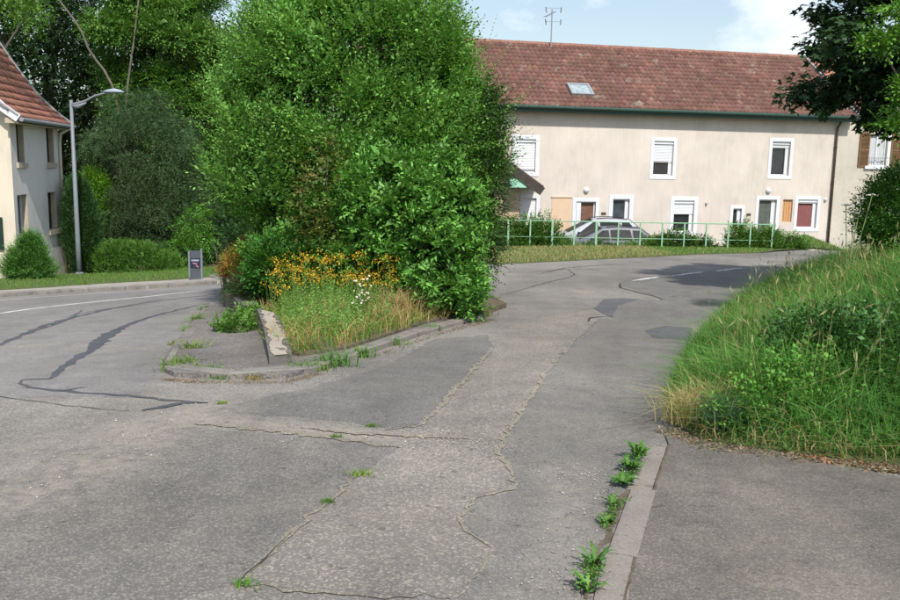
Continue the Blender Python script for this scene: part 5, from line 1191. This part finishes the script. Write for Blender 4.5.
# seed heads standing above it
n_ = 950; sx_, sy_ = scatter_poly([q for q in edge if q[1] < 31] + [(19, 30), (16, 12), (11, 4.9)], n_, lambda x, y: bdens(x, y)*(dist_poly(x, y, edge) > .25)); n_ = len(sx_)
hh = rng.uniform(.38, .66, n_); b0 = np.stack([sx_, sy_, bank_h(sx_, sy_)], 1); ln_ = rng.normal(0, .22, (n_, 2)); tp = b0 + np.concatenate([ln_*hh[:, None], hh[:, None]], 1)
A = unit(tp - b0 + rng.normal(0, .15, (n_, 3))); s = unit(np.cross(A, rdir(n_)))*.0022
V1 = np.stack([b0 - s, b0 + s, tp + s*.6, tp - s*.6], 1).reshape(-1, 3); F1 = np.arange(n_*4).reshape(-1, 4); c1_ = tint(n_, (.26, .27, .10), .2, .1)
V2, F2 = leaf_quads(np.repeat(tp, 3, 0), np.repeat(A + np.array([0, 0, -.1]), 3, 0) + rng.normal(0, .12, (n_*3, 3)), rdir(n_*3), rng.uniform(.06, .11, n_*3), .010); c2_ = tint(n_*3, (.30, .30, .14), .2, .1)
g = np_mesh('seed_heads', *merge([(V1, F1, c1_), (V2, F2, c2_)]), mat=M_grass); tag(g, 'pale grass seed heads on thin stalks standing above the bank', 'grass', kind='stuff')
def onbank(u, v):
    lo, hi = 2.0, 30.0
    for _ in range(40):
        m = (lo + hi)/2; p = P(u, v, m)
        if p.z > float(bank_h(p.x, p.y)): lo = m
        else: hi = m
    return P(u, v, lo)
def bushy(u, v, r, n, k, leaf, col, label, name='bramble_patch', cat='weeds', seed=1, hgt=.35, up=.5, alt=None, mat=M_leaf, upn=.9):
    p = onbank(u, v); z = float(bank_h(p.x, p.y)); bl = [((p.x + random.uniform(-r, r)*.6, p.y + random.uniform(-r, r)*.6, z + hgt*random.uniform(.2, .6)), (r*.6, r*.6, hgt*.6)) for _ in range(4)]
    g = foliage(bl, n, k, leaf[0], leaf[1], .22, col, up=up, depth=(-.2, .4), amp=.1, seed=seed, inner=False, upn=upn, alt=alt, hue=.07); return plant(name, label, cat, (p.x, p.y, z - .03), g, mat)
bushy(868, 372, .62, 560, 6, (.075, .038), (.070, .165, .045), 'dark green leafy bramble patch in the middle of the grassy bank', seed=61, hgt=.42)
bushy(835, 362, .40, 260, 6, (.075, .038), (.065, .155, .042), 'smaller dark bramble patch to the left of the larger one on the bank', seed=62, hgt=.36)
bushy(775, 412, .30, 260, 5, (.05, .034), (.12, .27, .045), 'light green clover-like weeds low on the front of the bank', 'leafy_weed', seed=63, hgt=.26)
bushy(815, 392, .34, 260, 5, (.055, .034), (.10, .25, .04), 'mid green leafy weeds on the front slope of the bank beside the brambles', 'leafy_weed', seed=64, hgt=.28)
bushy(742, 425, .22, 180, 5, (.04, .026), (.13, .28, .05), 'small light green weeds at the foot of the bank beside a blue-green tuft', 'leafy_weed', seed=65, hgt=.2)
p = onbank(727, 428); n_ = 500; x = p.x + rng.normal(0, .07, n_); y = p.y + rng.normal(0, .05, n_); o = np_mesh('grass_tussock', *blades(x, y, bank_h(x, y), rng.uniform(.15, .3, n_), .006, (.075, .16, .085), .7), mat=M_grass); tag(o, 'blue-green grass tussock at the foot of the bank', 'grass tuft')
p = onbank(698, 418); n_ = 700; x = p.x + rng.normal(0, .12, n_); y = p.y + rng.normal(0, .09, n_); o = np_mesh('grass_tussock', *blades(x, y, bank_h(x, y), rng.uniform(.15, .32, n_), .006, (.48, .40, .19), .75), mat=M_grass); tag(o, 'straw-coloured dry tussock at the front left corner of the bank', 'grass tuft')
# elder shrub above the bank
def bankshrub(name, label, ub, n, k, ll, lw, tl, col, seed, **kw): return shrub(name, label, ub, n, k, ll, lw, tl, col, seed=seed, hf=bank_h, **kw)
bankshrub('elder_shrub', 'round green elder shrub on top of the bank in front of the roughcast house', [(893, 212, 12.5, 28, 34, .7), (905, 190, 12.6, 22, 22, .6), (880, 228, 12.3, 18, 18, .5)], 1500, 7, .075, .036, .28, (.075, .175, .035), 71, up=.5, alt=(.2, (.11, .24, .04)))
p = P(853, 215, 12.0); z0 = float(bank_h(p.x, p.y)); r0_ = empty('hogweed_plant', (p.x, p.y, z0), label='tall thin stalks with flat white umbels in front of the roughcast wall', cat='flower')
m = MB(); um = MB(); 
for u, v, rr_ in ((846, 206, .07), (854, 214, .075), (872, 196, .08), (862, 200, .05)):
    q = P(u, v, 12.0 + random.uniform(-.1, .1)); m.tube([(p.x, p.y, z0), ((p.x + q.x)/2, q.y, (z0 + q.z)/2), tuple(q)], .006, 5)
    for k in range(26):
        a, r_ = random.uniform(0, 6.28), rr_*math.sqrt(random.random()); e = q + Vector((math.cos(a)*r_, math.sin(a)*r_, .03 - r_*.3)); m.tube([q, e], .002, 3); um.add([e + Vector((.014, 0, 0)), e + Vector((0, .014, .004)), e - Vector((.014, 0, 0)), e - Vector((0, .014, -.004)), e + Z3*.012], [(0, 1, 4), (1, 2, 4), (2, 3, 4), (3, 0, 4), (3, 2, 1, 0)])
m.build('stem', simple('umbel_stem', (.20, .26, .10), .7), r0_); o = um.build('umbel', simple('umbel_white', (.62, .62, .52), .8, .05), r0_); o['kind'] = 'stuff'
for (u, v, h_, lb_) in ((885, 250, .9, 'tall dry brown grass and dock stalks below the elder shrub'), (868, 262, .6, 'straw-coloured tall grass clump left of the dock stalks')):
    p = onbank(u, v + 8); n_ = 420; x = p.x + rng.normal(0, .28, n_); y = p.y + rng.normal(0, .25, n_); o = np_mesh('dry_stalks', *blades(x, y, bank_h(x, y), rng.uniform(.45, 1, n_)*h_, .008, (.34, .27, .13), .25), mat=M_grass); tag(o, lb_, 'grass tuft')

# verge below the railing
ve = G2([(455, 267), (480, 265), (520, 263.5), (560, 261.5), (600, 259.5), (640, 257.5), (700, 254.5), (760, 253), (803, 251.5)])
vp = ve + [(14.6, 31.8), (13.9, 32.9), (-2.0, 32.1)]
Hf_ = lambda x, y: Hs(x, np.minimum(y, 32.15)) + .02 + .02*np.clip(dist_poly(x, y, ve)/.5, 0, 1)
drape('fence_verge', vp, 0, M_turf, hf=Hf_, grid=.5, skirt=.08)
x, y = scatter_poly(vp, 36000); left = x < P(640, 255, 30).x + .5; mixd = rng.random(len(x)) < np.where(left, .6, .12)
cc = np.where(mixd[:, None], np.array([[.40, .33, .17]]), np.array([[.13, .25, .05]]))
g = np_mesh('verge_grass', *blades(x, y, Hf_(x, y) - .01, rng.uniform(.03, .11, len(x))*np.where(left, 1.1, .8), .016, cc, .4), mat=M_grass); tag(g, 'dry pale grass turning green to the right along the foot of the railing', 'grass', kind='stuff')
# shrubs growing through the railing
hF = lambda x, y: Hs(x, np.minimum(y, 32.1))
fs_ = [(490, 241, 18, 16, 'leafy green shrub at the left end of the railing beside the big bush'), (519, 240, 15, 16, 'leafy green shrub behind the second and third railing posts from the bush'), (540, 239, 14, 16, 'tall leafy shrub behind the railing left of the silver car'), (562, 248, 8, 7, 'low green shrub behind the railing hiding the nose of the silver car'),
    (586, 250, 8, 4.5, 'low dark shrub in front of the silver car door'), (604, 249, 9, 5.5, 'dark green shrub in front of the grey car windows'), (630, 250, 8, 4.5, 'low green shrub in front of the rear wheel of the grey car'), (653, 246, 8, 7, 'small bright green shrub at the tail of the grey car'),
    (676, 243, 13, 9, 'dark green shrub at the railing below the window with the half lowered blind'), (700, 246, 9, 7, 'small dark shrub at the railing under the small round wall fitting'), (742, 239, 10, 12, 'upright thin-leaved shrub at the railing below the narrow window'), (758, 244, 8, 8, 'low leafy shrub at the railing left of the house door'), (768, 240, 7, 10, 'upright shrub at the railing in front of the house door'), (788, 244, 13, 7, 'low spreading shrub at the right end of the railing')]
for i, (u, v, a_, b_, lb_) in enumerate(fs_):
    dark = 'dark' in lb_; c = (.065, .135, .04) if dark else (.11, .22, .045)
    shrub('railing_shrub', lb_, [(u, v + 1, 32.5, a_*1.3, b_*1.3, .4), (u - a_*.6, v + b_*.35, 32.35, a_*.9, b_*.9, .35), (u + a_*.6, v + b_*.35, 32.4, a_*.8, b_*.9, .35)], int(60 + a_*b_*3.0), 8, .13, .065, .40, c, M_leaf, (.25, (.15, .28, .06)), 80 + i, hf=hF, group='shrubs growing along the green railing', up=.9, depth=(-.3, .4), droop=.15, cn=.1)

# ---------------- left background
hV = Hv
def clx(name, label, ub, n, k, ll, lw, tl, col, seed, mat=M_leaf, hf=hV, trunk=None, cat='tree', sub=None, group=None, **kw):
    bl = []
    for u, v, y, ru, rv, ry in ub:
        c = P(u, v, y); s = y/FPX; bl.append(((c.x, c.y, c.z), (ru*s, ry, rv*s)))
    main = bl
    if sub: bl = clumpy(bl, sub[0], sub[1], seed)
    g = foliage(bl, n, k, ll, lw, tl, col, seed=seed, **kw)
    if cat == 'tree': wmat = M_bark_dark
    else: wmat = M_bark
    tu, ty, r0 = trunk or (ub[0][0], ub[0][2], .2); b = P(tu, 240, ty); z = float(hf(b.x, b.y)); base = (b.x, b.y, z - .1)
    wd = MB(); tg = sub and [bl[i][0] for i in rng.choice(len(bl), min(14, len(bl)), replace=False)] or [m_[0] for m_ in main]
    fk = Vector((b.x, b.y, z + .35*(main[0][0][2] - z))); wd.tube([base, fk.lerp(Vector(base), .5), fk], [r0*1.25, r0, r0*.85], 8); branches(wd, fk, tg, r0*.6)
    return plant(name, label, cat, base, g, mat, wd, wmat, group=group)
clx('spreading_juniper', 'small feathery light green conifer on the verge in front of the grey house', [(28, 268, 27.6, 26, 11, .55), (28, 257, 27.6, 19, 14, .5), (30, 244, 27.6, 10, 11, .4)], 3000, 10, .085, .026, .36, (.10, .25, .055), 101, M_needle, cat='shrub', trunk=(28, 27.6, .06), up=.7, depth=(-.1, .4), amp=.12, alt=(.3, (.14, .30, .05)))
clx('columnar_cypress', 'dark green columnar cypress beside the street lamp and the grey house corner', [(82, 232, 32.6, 19, 48, .6), (78, 205, 32.6, 14, 30, .5), (86, 250, 32.6, 16, 26, .55)], 5200, 10, .08, .026, .30, (.052, .118, .036), 102, M_needle, trunk=(84, 32.6, .12), up=1.5, depth=(-.05, .35), amp=.06, f=1.2)
wdp = P(94, 268, 33.4); m = MB(); zc_ = float(Hv(wdp.x, wdp.y)); m.tube([(wdp.x, wdp.y, zc_ - .1), (wdp.x + .05, wdp.y, zc_ + .4), (wdp.x - .02, wdp.y + .1, zc_ + .9), (wdp.x + .05, wdp.y + .3, zc_ + 1.4)], [.13, .10, .09, .06], 8); r_ = empty('tree_stump', (wdp.x, wdp.y, zc_), label='pale knobbly little trunk standing beside the cypress', cat='trunk'); m.build('trunk', M_bark_pale, r_, True)
clx('elder_bush', 'yellow-green leafy bush showing behind the dark cypress', [(98, 195, 36.5, 15, 22, .8), (92, 180, 36.5, 12, 12, .6), (104, 212, 36.5, 14, 16, .7)], 700, 8, .14, .07, .45, (.16, .33, .035), 103, cat='bush', trunk=(96, 36.5, .06), up=.4)
clx('clipped_hedge', 'rounded mid green hedge shrub behind the pavement right of the lamp', [(118, 261, 32.3, 25, 22, .9), (140, 262, 32.3, 28, 22, .9), (165, 267, 32.4, 20, 16, .8)], 3600, 9, .065, .035, .28, (.085, .19, .032), 104, cat='hedge', trunk=(140, 32.3, .08), up=.6, amp=.05, alt=(.3, (.13, .27, .04)))
clx('weeping_yew', 'big dark grey-green yew with drooping sprays in the middle of the left woods', [(150, 185, 38, 52, 62, 2.3), (130, 150, 38, 36, 42, 2), (175, 215, 38, 36, 50, 2), (120, 215, 38, 26, 50, 1.8), (165, 140, 38.5, 30, 38, 1.8), (150, 225, 36.8, 40, 34, 1.2), (150, 120, 38.5, 22, 26, 1.2)], 15000, 12, .10, .026, .6, (.070, .128, .052), 105, M_needle, trunk=(150, 39, .2), sub=(84, .8), up=-.1, droop=.55, depth=(-.1, .5), cn=.25, alt=(.12, (.085, .12, .05)))
clx('walnut_sapling', 'bright green branch of long compound leaves hanging beside the notice panel', [(195, 222, 34.5, 18, 18, .9), (202, 240, 34.2, 13, 15, .8), (184, 248, 34.5, 14, 12, .8)], 330, 14, .15, .05, .75, (.10, .24, .035), 106, trunk=(196, 35.0, .08), up=-.2, droop=.4, inner=False, upn=1.0)
# the tall tree with pale limbs
tl_ = [(124, 48, 46, 32, 36, 2.4), (165, 45, 46, 42, 48, 3.0), (172, 0, 47, 36, 40, 3), (128, -30, 47, 42, 42, 3.2), (200, 90, 47, 20, 36, 2.4), (155, 95, 46, 40, 26, 2.4), (182, 150, 47, 26, 50, 2)]
clx('lime_tree', 'tall light green tree whose pale leaning limbs show behind the street lamp', tl_, 13000, 8, .20, .13, .8, (.105, .225, .045), 107, trunk=(128, 47, .3), sub=(90, 1.15), up=.2, upn=1.3, depth=(-.15, .55), amp=.1, cn=.25, alt=(.3, (.15, .28, .055)))
tr = [o for o in bpy.data.objects if o.name.startswith('lime_tree')][0]
for pts, r_ in (([(119, 112), (112, 85), (104, 70), (96, 60), (88, 48), (82, 32), (73, 18), (62, 4), (52, -10)], .07), ([(126, 110), (128, 82), (131, 60), (134, 40), (137, 12), (141, -20)], .06)):
    m = MB(); q = [P(u, v, 43.2) for u, v in pts]; q = [P(122, 230, 44)] + q; m.tube(q, [r_*1.1] + list(np.linspace(r_, r_*.6, len(pts))), 8); m.build('limb', M_limb, tr, True)
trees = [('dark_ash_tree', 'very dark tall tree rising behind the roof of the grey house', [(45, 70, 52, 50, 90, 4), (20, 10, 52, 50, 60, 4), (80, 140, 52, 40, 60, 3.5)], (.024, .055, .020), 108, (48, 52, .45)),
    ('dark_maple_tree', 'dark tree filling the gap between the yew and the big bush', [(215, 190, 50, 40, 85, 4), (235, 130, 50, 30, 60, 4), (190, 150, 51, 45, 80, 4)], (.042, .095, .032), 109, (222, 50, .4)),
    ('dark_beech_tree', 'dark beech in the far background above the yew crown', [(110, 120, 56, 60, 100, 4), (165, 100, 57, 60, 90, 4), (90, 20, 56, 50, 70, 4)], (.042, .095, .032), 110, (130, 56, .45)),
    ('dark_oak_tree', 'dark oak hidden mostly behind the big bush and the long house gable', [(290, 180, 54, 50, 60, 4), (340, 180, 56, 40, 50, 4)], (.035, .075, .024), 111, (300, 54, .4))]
for nm, lb_, ub, c, sd, tk in trees:
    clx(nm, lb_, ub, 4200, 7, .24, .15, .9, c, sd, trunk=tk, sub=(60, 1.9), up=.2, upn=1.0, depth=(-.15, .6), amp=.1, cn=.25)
clx('chestnut_tree', 'light green drooping leaves of a tree at the very top left corner', [(8, -12, 30, 38, 18, 1.5), (28, 12, 44, 16, 18, 1.6)], 420, 8, .2, .09, .7, (.12, .25, .04), 112, trunk=(-60, 34, .3), up=-.2, droop=.4, depth=(-.1, .5), inner=False)
# undergrowth under the woods
bl = []
for i in range(26):
    u = 60 + i*8.5; y = random.uniform(37, 44); p = P(u, 268 - random.uniform(0, 25), y); bl.append(((p.x, y, float(Hv(p.x, y)) + random.uniform(.5, 1.6)), (1.2, 1.0, 1.2)))
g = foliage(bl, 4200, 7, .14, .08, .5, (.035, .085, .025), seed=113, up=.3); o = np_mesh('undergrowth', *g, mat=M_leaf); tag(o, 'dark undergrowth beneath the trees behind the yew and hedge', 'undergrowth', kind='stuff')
bl = [((x, 66 + random.uniform(-4, 6), random.uniform(-1, 9)), (4.5, 3, 4.5)) for x in np.linspace(-50, -9, 27) for _ in range(2)]
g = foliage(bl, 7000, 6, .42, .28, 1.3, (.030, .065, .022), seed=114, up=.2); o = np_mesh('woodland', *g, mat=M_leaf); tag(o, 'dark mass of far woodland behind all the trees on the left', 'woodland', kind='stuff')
# dry twigs beside the spirea
p = P(224, 270, 17.5); z_ = float(Hs(p.x, p.y)); r_ = empty('dry_twigs', (p.x, p.y, z_), label='bare pale twigs fanning out behind the spirea shrub', cat='shrub')
for k in range(9):
    a = random.uniform(-.5, .5); q = P(214 + random.uniform(-6, 18), 236 + random.uniform(0, 14), 17.5 + random.uniform(-.3, .3)); m = MB(); m.tube([(p.x + .1*a, p.y, z_), (p.x*.6 + q.x*.4, q.y, p.z), tuple(q)], [.012, .008, .003], 4); m.build('branch', M_bark_pale, r_)

# ---------------- trees on the right
def maple_leaves(C, Nn, ln, col):
    n = len(C); Nn = unit(Nn); A = unit(np.cross(Nn, rdir(n))); B = np.cross(Nn, A); V, F, Cc = [], [], []
    for a, s in ((0, 1.0), (.95, .85), (-.95, .85), (1.9, .5), (-1.9, .5)):
        Ax = A*math.cos(a) + B*math.sin(a); v, f = leaf_quads(C, Ax, Nn, ln*s, ln*s*.55, .12); V.append(v); F.append(f)
    c = tint(n, col, .2, .08); return merge([(v, f, c) for v, f in zip(V, F)])
mbz = []
for u, v, y, ru, rv, ry in ((872, 40, 15, 56, 40, 1.5), (852, 95, 15, 44, 26, 1.2), (885, 118, 15, 34, 14, 1.0), (900, -30, 15.5, 95, 60, 2.0), (950, 60, 15.5, 80, 80, 2.2), (846, 8, 15.2, 34, 30, 1.1), (834, 95, 15, 22, 22, .8), (838, 60, 15, 18, 22, .8), (822, 108, 15, 16, 14, .7), (812, 84, 15, 10, 12, .5), (990, -60, 16, 120, 80, 2.6)):
    c = P(u, v, y); s = y/FPX; mbz.append(((c.x, c.y, c.z), (ru*s, ry, rv*s)))
cl = clumpy(mbz, 170, .42, 201, .08, (0, .7)); pts, dd = on_blobs(29000, cl, (-.1, .8), None, .1, 2, 7, .2)
g = maple_leaves(pts, dd*.4 + np.array([0, -.1, 1.0]) + rng.normal(0, .45, (len(pts), 3)), rng.uniform(.08, .135, len(pts)), (.034, .075, .028))
tb = P(985, 240, 16); tz_ = float(bank_h(tb.x, 16)); wd = MB(); wd.tube([(tb.x, 16, tz_ - .2), (tb.x - .1, 16, tz_ + 1.2), (tb.x - .2, 15.8, tz_ + 2.6)], [.26, .22, .18], 10); branches(wd, (tb.x - .2, 15.8, tz_ + 2.3), [m_[0] for m_ in cl[::11]], .07)
plant('maple_tree', 'dark green maple hanging over the right end of the long house roof', 'tree', (tb.x, 16, tz_), g, M_leaf, wd)
hz = []
for u, v, y, ru, rv, ry in ((898, 38, 11, 34, 6, .3), (880, 44, 11, 26, 3, .2), (908, 8, 11, 28, 8, .4), (912, 95, 11, 18, 26, .4), (893, 122, 11, 12, 10, .3), (990, 40, 11.5, 60, 90, .9)):
    c = P(u, v, y); s = y/FPX; hz.append(((c.x, c.y, c.z), (ru*s, ry, rv*s)))
g = foliage(hz, 1500, 8, .085, .05, .28, (.11, .25, .035), up=.0, depth=(-.1, .5), amp=.08, seed=211, upn=1.4, cn=.15, droop=.15, inner=False)
tb2 = P(1010, 240, 11.5); tz2 = float(bank_h(tb2.x, 11.5)); wd = MB(); branches(wd, (tb2.x, 11.5, tz2 - .1), [h_[0] for h_ in hz], .06)
plant('hazel_tree', 'light green hazel branches reaching in at the right edge before the dark maple', 'tree', (tb2.x, 11.5, tz2), g, M_leaf, wd)
